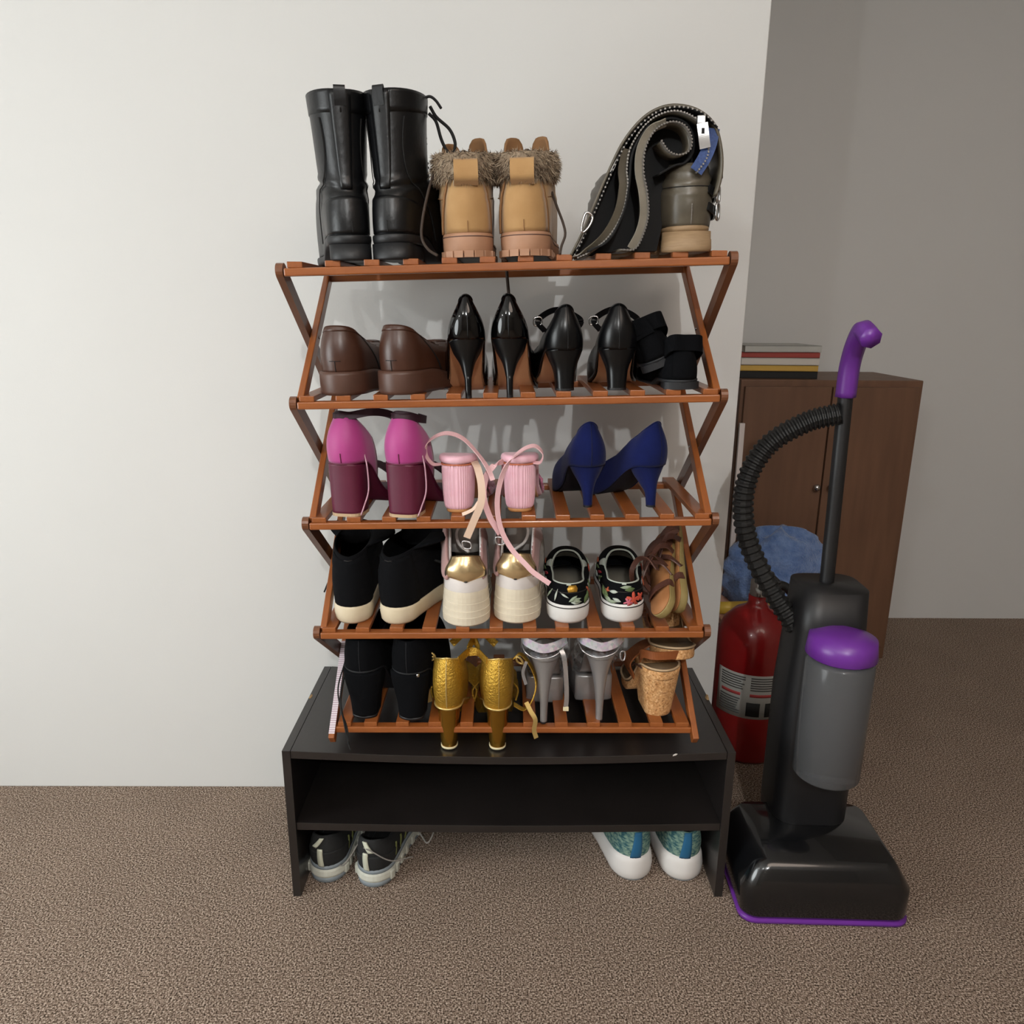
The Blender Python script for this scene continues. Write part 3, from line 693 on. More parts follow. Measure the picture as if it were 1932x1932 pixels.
# ---- black suede flats, one leaning over the other -----------------------------
def suede_flat(label, loc, r, tall):
    t = thing('suede_flat', label, 'shoe', loc, r, 'pair of black suede flats'); L = .235
    outsole(t, 'outsole', 'black_suede_sole', L, .062, .082, lambda u: .010*(1-smooth((u-.25)/.15)), lambda u: .010*(1-smooth((u-.25)/.15))+.006)
    H = np.array([outl(.055, .060, .052, z, .001, 6, 1, 0, .9) for z in (0, .012)]); tubesurf('heel', H, 'black_suede_sole', t, True, True, sm=False)
    S = outl(L-.004, .060, .078, lambda u: .010*(1-smooth((u-.25)/.15))+.006, .002)
    C = outl(.13, .040, .056, lambda u: .066-.026*smooth(u/.6)+.014*smooth((u-.7)/.3), .008, 2, 1., 0, .6)
    G = loft(S, C, 12, 2.2, 1.9, .004); o, U = tubesurf('upper', G, 'black_suede', t, solid=.003); insole(t, 'black_lining', S, .003, .9)
    patch('heel_band', U, 0, 0, 0, 0, 'black_suede', t, .003, 8, 6, fn=lambda a, b: (.02+.96*a, (b-.5)*(.10+.03*a)))
    p = U.at(.98, .02); q = U.at(.9, .24)
    ribbon('ankle_band', [U.at(.8, -.2), p+(-.028, .0, .008), p+(-.004, -.002, .010), p+(.028, .010, .006), q+(.004, .01, .004), q+(-.01, .05, .010), (-.02, .11, .050)], .026, .003, 'black_suede', t, hint=(0, .25, 1))
    ribbon('cross_band', [U.at(.6, .3), (.015, .12, .060), (-.012, .10, .066), U.at(.7, -.27)], .026, .003, 'black_suede', t, hint=(.2, 1, .2))
    if tall:
        V = [(-.030, .0, .055), (.012, -.003, .060), (.006, .004, .086), (-.008, .006, .084), (-.024, .008, .098)]
        obj('ankle_flap', V, [(0, 1, 2, 3, 4)], 'black_suede', t, sm=False, solid=.003)
    return t
suede_flat('black suede flat standing level at the right end of the second tier', spot(3, .272, -.002), rot(3, 3), False)
a = spot(3, .236, .020, .034); suede_flat('black suede flat tipped over sideways against the matching level one', a, (math.radians(4), math.radians(-24), math.radians(-6)), True)

# ---- magenta ankle-strap sandals -------------------------------------------------
def magenta_sandal(label, loc, r, long_strap):
    t = thing('block_heel_sandal', label, 'shoe', loc, r, 'pair of magenta block-heel sandals'); H = .092; L = .215
    zs = lambda u: (H-.012)*(1-smooth((u-.12)/.52))+.014
    S = outl(L, .066, .082, zs, 0, 2.0, .88, 0, .7)
    C = outl(.12, .032, .056, lambda u: zs(u*.55)+.083-.02*smooth(u/.5), .018, 2, 1, 0, .6)
    U = Surf(loft(S, C, 16, 1.6, 1.5, .0085, ah=1.25))
    patch('heel_cup', U, 0, 0, 0, 0, 'magenta_satin', t, .001, 16, 24, th=.003, fn=lambda a, b: (a*.97*(1-.30*abs(2*b-1)**2.5), (b-.5)*.42))
    patch('cup_edge', U, 0, 0, 0, 0, 'burgundy_dark', t, .0016, 2, 20, th=.004, fn=lambda a, b: (.985-.02*a, (b-.5)*.22))
    seam('heel_seam', U, .02, .22, .006, 'burgundy_heel', t, .002, .0018)
    outsole(t, 'outsole', 'burgundy_heel', L, .066, .082, lambda u: zs(u)-.014*smooth((u-.2)/.3)-.002, zs, 0, 2., .001, 0, .88, .7)
    tube('sole_piping', [p_+np.array([0, 0, -.001]) for p_ in outl(L+.001, .067, .083, zs, -.0005, 2, .88, 0, .7)[::2]], .0016, 'burgundy_heel', t, closed=True, per=2)
    insole(t, 'burgundy_insole', S, .003, .92)
    heel_stack(t, 'burgundy_heel', [(.033, .0305, .033, H+.001, H-.006), (.033, .0302, .032, H*.8, H*.78), (.032, .0295, .030, H*.4, None), (.031, .0285, .0285, .004, None)], p=.62)
    T = np.array([elli(.031, .029, .029, z, None, 0, .62, 0, 24) for z in (0, .0055)]); tubesurf('heel_tip', T, 'beige_tip', t, True, True, sm=False)
    # ankle strap from the cup, vamp straps
    a = U.at(.94, .02)
    ribbon('ankle_strap', [U.off(.92, -.10, .002), U.off(.97, -.02, .003), U.off(.95, .07, .002)]+([a+(.040, .02, .006), a+(.065, .035, .002), a+(.088, .045, -.012), a+(.102, .045, -.030)] if long_strap else [a+(.022, .025, -.006), a+(.020, .06, -.012), a+(.0, .075, -.010)]), .013, .0025, 'burgundy_dark', t, hint=(0, .35, 1))
    e1 = S[int(NT*.31)]; e2 = S[int(NT*.69)]
    ribbon('vamp_strap', [e1+(0, 0, .0), e1+(.010, .0, .022), (0, e1[1]+.01, e1[2]+.052), e2+(-.010, 0, .022), e2], .022, .0025, 'burgundy_dark', t, hint=(0, 1, .2))
    e1 = S[int(NT*.38)]; e2 = S[int(NT*.62)]
    ribbon('vamp_strap', [e1, e1+(.006, .0, .018), (0, e1[1]+.01, e1[2]+.040), e2+(-.006, 0, .018), e2], .020, .0025, 'burgundy_dark', t, hint=(0, 1, .2))
    tube('clear_strap', [U.at(.15, .12), (.040, .02, H-.01), (.042, .015, H*.5), (.036, .006, .02), (.030, .004, .004)], .0014, 'clear_trim', t)
    return t
magenta_sandal('magenta block-heel sandal at the left end of the third tier, strap reaching its mate', spot(2, -.2985, .004), rot(2, -12), True)
magenta_sandal('magenta block-heel sandal standing beside the pale pink pleated sandals', spot(2, -.1985, -.006), rot(2, -14), False)

# ---- pink pleated heels with ribbon ties -------------------------------------------
def pleat(R, amp, k):
    n = len(R); i = np.arange(n)/n; out = R.copy(); d = amp*np.abs(np.sin(PI*k*i)); c = R.mean(0)
    v = R-c; v[:, 2] = 0; l = np.linalg.norm(v, axis=1, keepdims=True); return out+v/l*d[:, None]
def pink_heel(label, loc, r, side):
    t = thing('pleated_sandal', label, 'shoe', loc, r, 'pair of pale pink pleated sandals'); H = .098; L = .205
    zs = lambda u: (H-.010)*(1-smooth((u-.14)/.5))+.010
    n = 168
    spec = [(.030, .0268, .030, .086), (.030, .0265, .0295, .06), (.030, .0255, .028, .03), (.029, .0235, .026, .012), (.029, .021, .0235, .007)]
    R = [pleat(elli(yc, rx, ry, z, None, 0, .72, 0, n), .0016, 42) for yc, rx, ry, z in spec]
    tubesurf('heel', smooth_rows(R, 3), 'pink_satin', t, True, True)
    T = np.array([elli(.029, .0215*s, .024*s, z, None, 0, .72) for z, s in ((0, .93), (.002, 1), (.0075, 1))]); tubesurf('heel_tip', T, 'wood_tip', t, True, True)
    tube('heel_piping', [p for p in elli(.030, .0278, .0305, .0865, None, 0, .72)[::2]], .0016, 'tan_piping', t, closed=True, per=2)
    # padded pleated seat rim
    rim = [pleat(outl(L, wd, wb_, lambda u, dz=dz: zs(u)+dz-.010, -ins, 2, .9, 0, .7, n=n), .0010, 90) for wd, wb_, dz, ins in ((.056, .072, .0, 0), (.064, .080, .003, .004), (.066, .082, .008, .005), (.062, .078, .013, .003), (.052, .068, .0145, -.002))]
    tubesurf('footbed', smooth_rows(rim, 2), 'pink_satin', t, True, True)
    outsole(t, 'outsole', 'nude_sole', L-.004, .054, .070, lambda u: zs(u)-.013, lambda u: zs(u)-.0095, .002, 2, .001, 0, .9, .7)
    for y_, hgt, w_ in ((.125, .040, .050), (.165, .030, .03)):
        V = []; F = []; nu, nv = 40, 8
        for i in range(nu+1):
            a = PI*i/nu
            for j in range(nv+1):
                b = j/nv; rr = 1+.03*math.sin(i*2.2)
                yy = y_+w_*(b-.5); zz = float(zs(yy/L)); V.append((-.042*math.cos(a)*rr, yy+.004*math.sin(i), zz+hgt*math.sin(a)*rr-.006))
        F = [(i*(nv+1)+j, i*(nv+1)+j+1, (i+1)*(nv+1)+j+1, (i+1)*(nv+1)+j) for i in range(nu) for j in range(nv)]
        obj('pleated_vamp', V, F, 'pink_satin_deep', t, solid=.004, off=0)
    # ties; local coordinates (x, y, z) traced from the way the ribbons fall
    if side < 0:
        ribbon('ribbon_tie', [(-.024, .012, .086), (-.040, .004, .088), (-.050, .0, .106), (-.044, .002, .128), (-.016, .006, .141), (.014, .008, .132), (.042, .004, .104), (.060, -.004, .080), (.068, -.012, .064)], .0085, .0014, 'pink_ribbon', t, hint=[(0, 1, .2), (.3, 1, .4), (0, .8, .6), (-.3, .6, .6), (0, .5, .8)])
        ribbon('ribbon_tie', [(.030, .02, .090), (.040, .0, .082), (.048, -.012, .055), (.048, -.02, .025), (.036, -.026, -.005), (.024, -.030, -.034)], .0125, .0014, 'cream_ribbon', t, hint=(1, .25, 0))
        ribbon('ribbon_tie', [(.046, -.018, .03), (.036, -.02, .016), (.026, -.017, .009), (.014, -.014, .003)], .006, .0014, 'cream_ribbon', t, hint=(0, .4, 1))
        bx = (.024, -.032, -.036)
    else:
        ribbon('ribbon_tie', [(-.026, .018, .090), (-.045, .006, .083), (-.058, -.006, .065), (-.062, -.014, .035), (-.052, -.020, .0), (-.034, -.026, -.030)], .0105, .0014, 'pink_ribbon', t, hint=[(.7, .3, .7), (1, .3, 0), (1, .3, 0), (1, .6, 0)])
        ribbon('ribbon_tie', [(.022, .012, .088), (.036, .004, .090), (.040, .0, .106), (.026, .0, .119), (.004, -.004, .112), (-.020, -.014, .090), (-.034, -.022, .055), (-.038, -.026, .018), (-.032, -.030, -.020), (-.014, -.034, -.055), (.012, -.040, -.083), (.024, -.042, -.095), (.052, -.044, -.115)], .0088, .0014, 'pink_ribbon', t, hint=[(0, 1, .3), (0, 1, .5), (.3, .8, .6), (1, .4, .2), (1, .3, 0), (1, .3, .3), (.4, .3, 1)])
        bx = (-.034, -.027, -.032)
    tube('buckle', [(bx[0]-.007, bx[1], bx[2]-.004), (bx[0]+.006, bx[1], bx[2]-.006), (bx[0]+.007, bx[1], bx[2]-.016), (bx[0]-.005, bx[1], bx[2]-.016)], .0016, 'silver_bright', t, closed=True, per=4)
    return t
pink_heel('pale pink pleated sandal with a wide cream tie, beside the magenta sandals', spot(2, -.1055, .018), rot(2, -8), -1)
pink_heel('pale pink pleated sandal whose long ribbon trails onto the tier below', spot(2, .006, .018), rot(2, -2), 1)

# ---- navy pumps ----------------------------------------------------------------------
def navy(label, loc, r):
    t = thing('navy_pump', label, 'shoe', loc, r, 'pair of navy suede pumps'); H = .076
    U, zs = pump_base(t, .225, H, .068, .086, .074, 'navy_suede', 'navy_dark', 1.8, .58, .036, .035, .034, bulge=.006, lining='navy_dark')
    seam('heel_seam', U, .03, .97, .004, 'navy_dark', t, .0015, .0004)
    heel_stack(t, 'navy_suede', [(.033, .031, .030, H+.003, H-.010), (.031, .024, .025, H-.010, H-.024), (.026, .0145, .016, H-.030, H-.040), (.021, .0095, .011, .024, None), (.019, .0078, .009, 0, None)], tip=('black_rubber', .004))
    return t
navy('navy suede pump pointing straight back, beside the pink pleated sandals', spot(2, .131, .040), rot(2, 6))
navy('navy suede pump turned toe-inward at the right end of the third tier', spot(2, .251, .038), rot(2, 29))

# ---- black high-top sneakers on cream wedge soles ---------------------------------------
def hitop(label, loc, r, side):
    t = thing('high_top_sneaker', label, 'shoe', loc, r, 'pair of black high-top sneakers'); L = .255
    zw = lambda u: .034+.004*smooth((u-.4)/.4)
    outsole(t, 'outsole', 'cream_rubber', L, .072, .092, 0, zw, inset=.006)
    S = outl(L-.008, .066, .084, lambda u: zw(u)-.004, .004)
    C = elli(.075, .034, .072, .130, .148, zs=.004)
    G = loft(S, C, 18, 2.4, 1.7, .007); crease(G, .5, .95, .0012, 4, seed=side+4)
    o, U = tubesurf('upper', G, 'canvas_black', t, solid=.003)
    patch('heel_panel', U, 0, 0, 0, 0, 'canvas_black', t, .0012, 12, 12, fn=lambda a, b: (.02+.9*a, (b-.5)*.3))
    seam('heel_stitch', U, .9, .93, .0, 'trim_dark', t, .03, .001)
    # tongue and ankle flap flopping up and outwards
    V = []; F = []
    for i in range(9):
        for j in range(9):
            a, b = i/8, j/8; w_ = (.030+.012*math.sin(PI*a))*(1-.35*max(0, a-.7)/.3)
            x = (b-.5)*2*w_; V.append((x+side*.018*a, .112+.030*a-.012*(1-(2*b-1)**2), .125+.036*a-.008*a*a+.006*(2*b-1)**2))
    F = [(i*9+j, i*9+j+1, (i+1)*9+j+1, (i+1)*9+j) for i in range(8) for j in range(8)]
    obj('tongue', V, F, 'canvas_black', t, solid=.006, off=0)
    s2 = 1
    V = []
    for i in range(9):
        for j in range(9):
            a, b = i/8, j/8; p = U.at(.98, s2*(.16+.16*b)); rd = math.sin(PI*b)**.5
            V.append(p+np.array([s2*(.044*a*rd), .010*a, .020*a*rd*(1-.5*a)]))
    obj('ankle_flap', V, F, 'canvas_black', t, solid=.004, off=0)
    tube('lace', [U.off(.5, .24, .003), U.off(.42, .245, .012)+(.006, 0, 0), U.off(.3, .25, .010)+(.014, -.006, -.012), U.off(.3, .25, .010)+(.030, -.012, -.026)], .0028, 'black_cord', t)
    for i in range(4):
        s = .45+.12*i; tube('lace', [U.off(s, .40, .003), U.off(s+.02, .5, .005), U.off(s+.05, .60, .003)], .0024, 'black_cord', t)
    if side < 0: tube('lace', [U.off(.3, -.22, .003), U.off(.22, -.21, .008)+(-.008, 0, -.006), U.off(.2, -.2, .006)+(-.018, -.008, -.020)], .0016, 'black_cord', t)
    insole(t, 'black_lining', S, .004, .86)
    return t
hitop('black high-top sneaker at the left end of the fourth tier', spot(1, -.299, .014), rot(1, 3), -1)
hitop('black high-top sneaker beside the white chunky sneakers, turned to show its wedge sole', spot(1, -.228, .012), rot(1, -20), 1)

# ---- white chunky sneakers with gold heel tabs --------------------------------------------
def chunky(label, loc, r, side):
    t = thing('chunky_sneaker', label, 'shoe', loc, r, 'pair of white chunky sneakers'); L = .255
    K = []
    for z, wd, ins in ((0, .080, .006), (.004, .088, .001), (.018, .0895, 0), (.0185, .0875, .001), (.030, .088, .001), (.0305, .086, .002), (.044, .086, .002), (.0445, .084, .003), (.056, .083, .003), (.066, .082, .004)):
        K.append(outl(L-2*ins, wd, wd+.014, lambda u, z=z: z*(1-.35*smooth((u-.3)/.4)), ins))
    tubesurf('midsole', np.array(K), 'aged_foam', t, True, True, sm=False)
    outsole(t, 'outsole', 'trim_dark', L-.02, .072, .086, -.0005, .003, .01)
    S = outl(L-.012, .080, .090, lambda u: .064*(1-.35*smooth((u-.3)/.4)), .005)
    C = outl(.14, .058, .060, lambda u: .112+.050*smooth((u-.05)/.5)-.01*smooth((u-.75)/.25), .010, 2.2, 1., 0, .65)
    G = loft(S, C, 16, 2.2, 1.7, .004)
    o, U = tubesurf('upper', G, 'white_leather', t, solid=.004)
    for sg in (-1, 1):
        patch('collar_panel', U, 0, 0, 0, 0, 'rose_suede', t, .002, 8, 14, th=.005, fn=lambda a, b, sg=sg: (.45+.55*a+.1*b*(1-a), sg*(.09+.22*b)))
        patch('side_overlay', U, 0, 0, 0, 0, 'mesh_grey', t, .0012, 6, 8, fn=lambda a, b, sg=sg: (.1+.5*a, sg*(.28+.1*b)))
    patch('side_patch', U, 0, 0, 0, 0, 'yellow_patch', t, .002, 3, 4, fn=lambda a, b: (.25+.2*a, -.27-.03*b))
    # concave gold tab standing up from the heel
    V = []; n1, n2 = 16, 14
    for i in range(n1+1):
        for j in range(n2+1):
            a, b = i/n1, (j/n2-.5)*2; wd = .036*math.sqrt(max(0, 1-(1.0-min(1, .04+a/.22))**2))*(1-.30*smooth((a-.40)/.6))
            y = .004-.005*math.sin(PI*a)+.020*b*b*(1-.3*a)+.010*a; V.append((wd*b, y-.001, .088+.046*a-.006*(b*b)*a))
    F = [(i*(n2+1)+j, i*(n2+1)+j+1, (i+1)*(n2+1)+j+1, (i+1)*(n2+1)+j) for i in range(n1) for j in range(n2)]
    obj('heel_tab', V, F, 'gold_mirror', t, solid=.004, off=0)
    edge = [V[i*(n2+1)] for i in range(n1, -1, -1)]+[V[i*(n2+1)+n2] for i in range(n1+1)]
    tube('tab_edging', [np.array(p)+np.array([0, -.002, 0]) for p in [V[7*(n2+1)], V[3*(n2+1)], V[1*(n2+1)], V[0*(n2+1)+3], V[0*(n2+1)+7], V[0*(n2+1)+11], V[1*(n2+1)+n2], V[3*(n2+1)+n2], V[7*(n2+1)+n2]]], .0016, 'trim_dark', t, per=4)
    V2 = []
    for i in range(7):
        for j in range(7):
            a, b = i/6, j/6; V2.append(((b-.5)*.05*(1+.15*a), .125+.030*a-.008*(1-(2*b-1)**2), .105+.075*a))
    obj('tongue', V2, [(i*7+j, i*7+j+1, (i+1)*7+j+1, (i+1)*7+j) for i in range(6) for j in range(6)], 'mesh_grey', t, solid=.008, off=0)
    for i in range(4):
        y = .145+.014*i; z = .155-.018*i; tube('lace', [(-.026, y, z-.008), (0, y+.002, z+.004), (.026, y, z-.008)], .003, 'white_leather', t)
    tube('lace', [(.0, .135, .165), (side*.016, .11, .150), (side*.012, .08, .135), (-side*.006, .06, .125)], .0028, 'white_leather', t)
    insole(t, 'black_lining', S, .006, .82)
    return t
chunky('white chunky sneaker with gold heel tab, beside the black high-tops', spot(1, -.088, -.002), rot(1, 3), -1)
chunky('white chunky sneaker with gold heel tab, beside the floral slip-ons', spot(1, .000, .012), rot(1, -5), 1)

# ---- floral slip-ons -----------------------------------------------------------------------
def leaf(l, w_, ang, n=8):
    P = []
    for i in range(n+1): a = i/n; P.append((l*(a-.5), w_*math.sin(PI*a)))
    for i in range(n-1, 0, -1): a = i/n; P.append((l*(a-.5), -w_*math.sin(PI*a)))
    c, s = math.cos(ang), math.sin(ang); return [(x*c-y*s, x*s+y*c) for x, y in P]
def blossom(r, k=5, ph=0.):
    return [(r*(.62+.38*math.cos(k*a))*math.cos(a+ph), r*(.62+.38*math.cos(k*a))*math.sin(a+ph)) for a in np.linspace(0, 2*PI, 41)[:-1]]
def slipon(label, loc, r, side):
    t = thing('floral_slip_on', label, 'shoe', loc, r, 'pair of floral slip-on sneakers'); L = .255
    zt_ = lambda u: .036-.006*smooth((u-.2)/.4)
    outsole(t, 'outsole', 'white_rubber', L, .080, .098, 0, zt_, inset=.004)
    tube('foxing_stripe', [p for p in outl(L+.0006, .0806, .0986, lambda u: zt_(u)-.0055, -.0003)[::2]], .0010, 'trim_dark', t, closed=True, per=2)
    S = outl(L-.006, .075, .092, lambda u: zt_(u)-.002, .003)
    C = outl(.150, .056, .062, lambda u: .074-.004*smooth(u/.4)+.020*smooth((u-.6)/.4), .012, 2.2, .96, 0, .62)
    G = loft(S, C, 14, 2.3, 1.8, .003)
    o, U = tubesurf('upper', G, 'canvas_black', t, solid=.0035)
    tube('collar_piping', [U.off(1, j/36, .0008) for j in range(36)], .0013, 'leaf_white', t, closed=True, per=2, n=6)
    Gin = np.array([U.G[i]+(np.array([0, C[:, 1].mean(), 0])-U.G[i])*np.array([.07, .05, 0]) for i in range(U.ns-1, 2, -1)])
    tubesurf('lining', Gin, 'lining_grey', t)
    insole(t, 'insole_dark', S, .004, .88)
    patch('heel_panel', U, 0, 0, 0, 0, 'canvas_black', t, .0014, 8, 18, fn=lambda a, b: (.02+.60*a*(1-.25*abs(2*b-1)**3), (b-.5)*.34))
    patch('panel_edge', U, 0, 0, 0, 0, 'trim_dark', t, .002, 1, 18, fn=lambda a, b: ((.60+.03*a)*(1-.25*abs(2*b-1)**3), (b-.5)*.35))
    for k, (sc, tc_, poly, m_) in enumerate([
        (.30, .03, leaf(.022, .0032, .2), 'leaf_pale'), (.24, .035, leaf(.020, .003, -.25), 'leaf_pale'), (.36, .02, leaf(.018, .0028, .6), 'leaf_pale'), (.18, .03, leaf(.016, .003, -.1), 'leaf_white'),
        (.25, .085, leaf(.020, .0042, .9), 'leaf_green'), (.34, .10, leaf(.018, .004, 1.2), 'leaf_green'),
        (.48, .125, blossom(.0085, 4, .3), 'flower_orange'), (.25, .135, blossom(.007, 5), 'flower_red'),
        (.45, -.06, leaf(.022, .0016, 1.5), 'leaf_white'), (.42, -.10, leaf(.022, .0016, 1.1), 'leaf_pale'), (.50, -.02, leaf(.018, .0016, -.5), 'leaf_white'), (.5, .18, leaf(.03, .004, .4), 'leaf_green'), (.4, -.2, leaf(.03, .004, .8), 'leaf_pale')] if side < 0 else [
        (.25, .045, blossom(.015, 5, .2), 'flower_coral'), (.17, .02, blossom(.009, 5, .9), 'flower_pink'), (.30, .085, blossom(.010, 4, .5), 'flower_coral'),
        (.45, -.11, leaf(.022, .0045, -.7), 'leaf_green'), (.33, -.085, leaf(.024, .0045, -.9), 'leaf_green'), (.20, -.07, leaf(.022, .004, -.5), 'leaf_pale'), (.25, -.03, leaf(.016, .003, -.3), 'leaf_white'), (.14, -.05, leaf(.02, .003, .1), 'leaf_pale'),
        (.55, -.09, blossom(.006, 4), 'flower_orange'), (.58, -.05, leaf(.016, .003, .1), 'leaf_white'), (.82, .01, leaf(.020, .003, .1), 'leaf_pale'), (.72, .03, leaf(.018, .004, .1), 'leaf_green'), (.5, .2, leaf(.03, .005, .5), 'flower_orange'), (.5, -.22, leaf(.03, .005, .7), 'leaf_green')]):
        decal('print_motif', U, sc, tc_, poly, m_, t, .0028)
    for tc_, m_ in ((.30, 'flower_coral'), (-.30, 'leaf_green'), (.34, 'leaf_pale'), (-.26, 'flower_red'), (-.34, 'flower_orange')):
        decal('print_motif', U, .55, tc_, leaf(.03, .006, .5), m_, t, .0014); decal('print_motif', U, .3, tc_+.02, leaf(.024, .005, -.4), 'leaf_white', t, .0014)
    if side < 0:
        decal('yellow_motif', U, .78, .02, [(-.007, -.006), (.007, -.006), (.009, 0), (.007, .006), (-.006, .006), (-.009, 0)], 'yellow_pin', t, .0032)
    ribbon('heel_tick', [U.off(.93, .0, .001), U.off(.995, .0, .002)], .008, .001, 'leaf_white', t, hint=(1, 0, 0))
    for sg in (-1, 1): patch('elastic_gore', U, 0, 0, 0, 0, 'leaf_white', t, .0012, 4, 5, fn=lambda a, b, sg=sg: (.72+.26*a, sg*(.30+.05*b*(.4+.6*a))))
    return t
slipon('floral slip-on sneaker with a yellow patch at its heel, beside the white sneakers', spot(1, .097, .014), rot(1, -3), -1)
slipon('floral slip-on sneaker with a coral flower on its heel, beside the brown sandals', spot(1, .198, .017), rot(1, -5), 1)

# ---- brown strappy sandals standing on their sides ------------------------------------------
def strap_sandal(label, loc, r, L=.24):
    """sole built flat, heel at origin; the empty tips it up"""
    t = thing('strappy_sandal', label, 'shoe', loc, r, 'pair of brown strappy sandals'); t.rotation_mode = 'YXZ'
    outsole(t, 'outsole', 'sandal_edge', L, .052, .070, 0, lambda u: .014-.006*smooth((u-.2)/.4), inset=.002)
    S = outl(L-.004, .050, .068, lambda u: .0145-.006*smooth((u-.2)/.4), .002)
    obj('footbed', S+np.array([0, 0, .0015]), zipcap(NT, 0), 'footbed_tan', t, solid=.002)
    def arch(y, w_, h, th=.0025, wd=.016, tilt=0., xs=0.):
        ribbon('strap', [(-w_, y, .006), (-w_*.95, y+tilt*.5, h*.7), (xs, y+tilt, h), (w_*.95, y+tilt*.5, h*.7), (w_, y, .006)], wd, th, 'strap_brown', t, hint=(0, 1, 0))
    arch(.185, .034, .030, wd=.018); arch(.150, .034, .036, wd=.013, tilt=.012); arch(.062, .027, .026, wd=.014, tilt=-.006)
    ribbon('strap', [(-.030, .085, .008), (-.026, .105, .030), (.0, .130, .038), (.026, .160, .030), (.034, .175, .008)], .010, .0025, 'strap_brown', t, hint=(.3, 1, 0))
    ribbon('strap', [(.028, .085, .008), (.024, .105, .028), (.0, .128, .034), (-.022, .150, .028)], .010, .0025, 'strap_brown', t, hint=(-.3, 1, 0))
    ribbon('ankle_strap', [(-.026, .070, .022), (-.040, .085, .040), (-.036, .12, .052), (-.010, .13, .056), (.014, .11, .050), (.020, .085, .036)], .010, .0022, 'strap_brown', t, hint=(0, .2, 1))
    bx = (-.041, .09, .040); tube('buckle', [(bx[0], bx[1]-.007, bx[2]-.007), (bx[0]-.003, bx[1]-.007, bx[2]+.006), (bx[0]-.003, bx[1]+.007, bx[2]+.007), (bx[0], bx[1]+.007, bx[2]-.006)], .0014, 'steel', t, closed=True, per=4)
    return t
p = spot(1, .272, -.012, .025)
strap_sandal('brown strappy sandal stood on edge beside the floral slip-ons, footbed facing out', p, (math.radians(20), math.radians(-54), math.radians(-8)))
p = spot(1, .308, .010, .027)
strap_sandal('brown strappy sandal stood on edge against the rack leg, behind its mate', p, (math.radians(27), math.radians(-76), math.radians(-5)))

# ---- black suede ankle boots on the lowest tier ------------------------------------------------
def suede_bootie(label, loc, r, cord):
    t = thing('suede_ankle_boot', label, 'boot', loc, r, 'pair of black suede ankle boots'); H = .092; L = .225
    zs = lambda u: H*(1-smooth((u-.10)/.55))+.010
    S = outl(L, .074, .088, zs, 0, 2, .9, 0, .7)
    C = elli(.070, .036, .066, H+.074, H+.080)
    G = loft(S, C, 16, 2.0, 1.5, .004); o, U = tubesurf('upper', G, 'black_suede', t, solid=.003)
    outsole(t, 'outsole', 'black_suede_sole', L, .074, .088, lambda u: zs(u)-.010*smooth((u-.2)/.3)-.002, lambda u: zs(u)-.0002, 0, 2, .001, 0, .9, .7)
    R = [outl(l_, w_, w_*.95, z, y_, 5, 1, 0, .85) for l_, w_, z, y_ in ((.075, .074, H+.006, .0), (.072, .070, H*.8, .003), (.062, .055, H*.4, .008), (.055, .048, .004, .010))]
    tubesurf('heel', smooth_rows(R, 4), 'black_suede', t, True, True)
    T = np.array([outl(.055, .049, .046, z, .010, 5, 1, 0, .85) for z in (0, .005)]); tubesurf('heel_tip', T, 'black_rubber', t, True, True)
    seam('back_seam', U, .0, .98, .006, 'black_suede_sole', t, .0014, .0006, 14)
    patch('heel_line', U, 0, 0, 0, 0, 'black_suede_sole', t, .0012, 1, 16, fn=lambda a, b: (.01+.02*a, (b-.5)*.36))
    if cord:
        tube('lace', [U.off(.12, -.16, .002), U.off(.05, -.16, .004)+(-.002, -.006, -.02), (-.034, -.012, .05), (-.026, -.020, .005), (-.018, -.026, -.034), (-.014, -.028, -.044)], .0018, 'black_cord', t)
        tube('lace', [U.off(.10, -.15, .003), (-.040, -.004, .07), (-.033, -.014, .03), (-.022, -.020, .0), (-.018, -.026, -.030)], .0014, 'black_cord', t)
    else:
        lathe('zip_pull', [(.0015, 0), (.003, .001), (.003, .006), (.0015, .007)], 'steel', t, 10, (.024, -.003)).location = (0, 0, H+.008)
    return t
suede_bootie('black suede ankle boot at the left end of the lowest tier, lace hanging down', spot(0, -.290, .004), rot(0, -6), True)
suede_bootie('black suede ankle boot beside the metallic gold heels', spot(0, -.202, -.002), rot(0, -10), False)

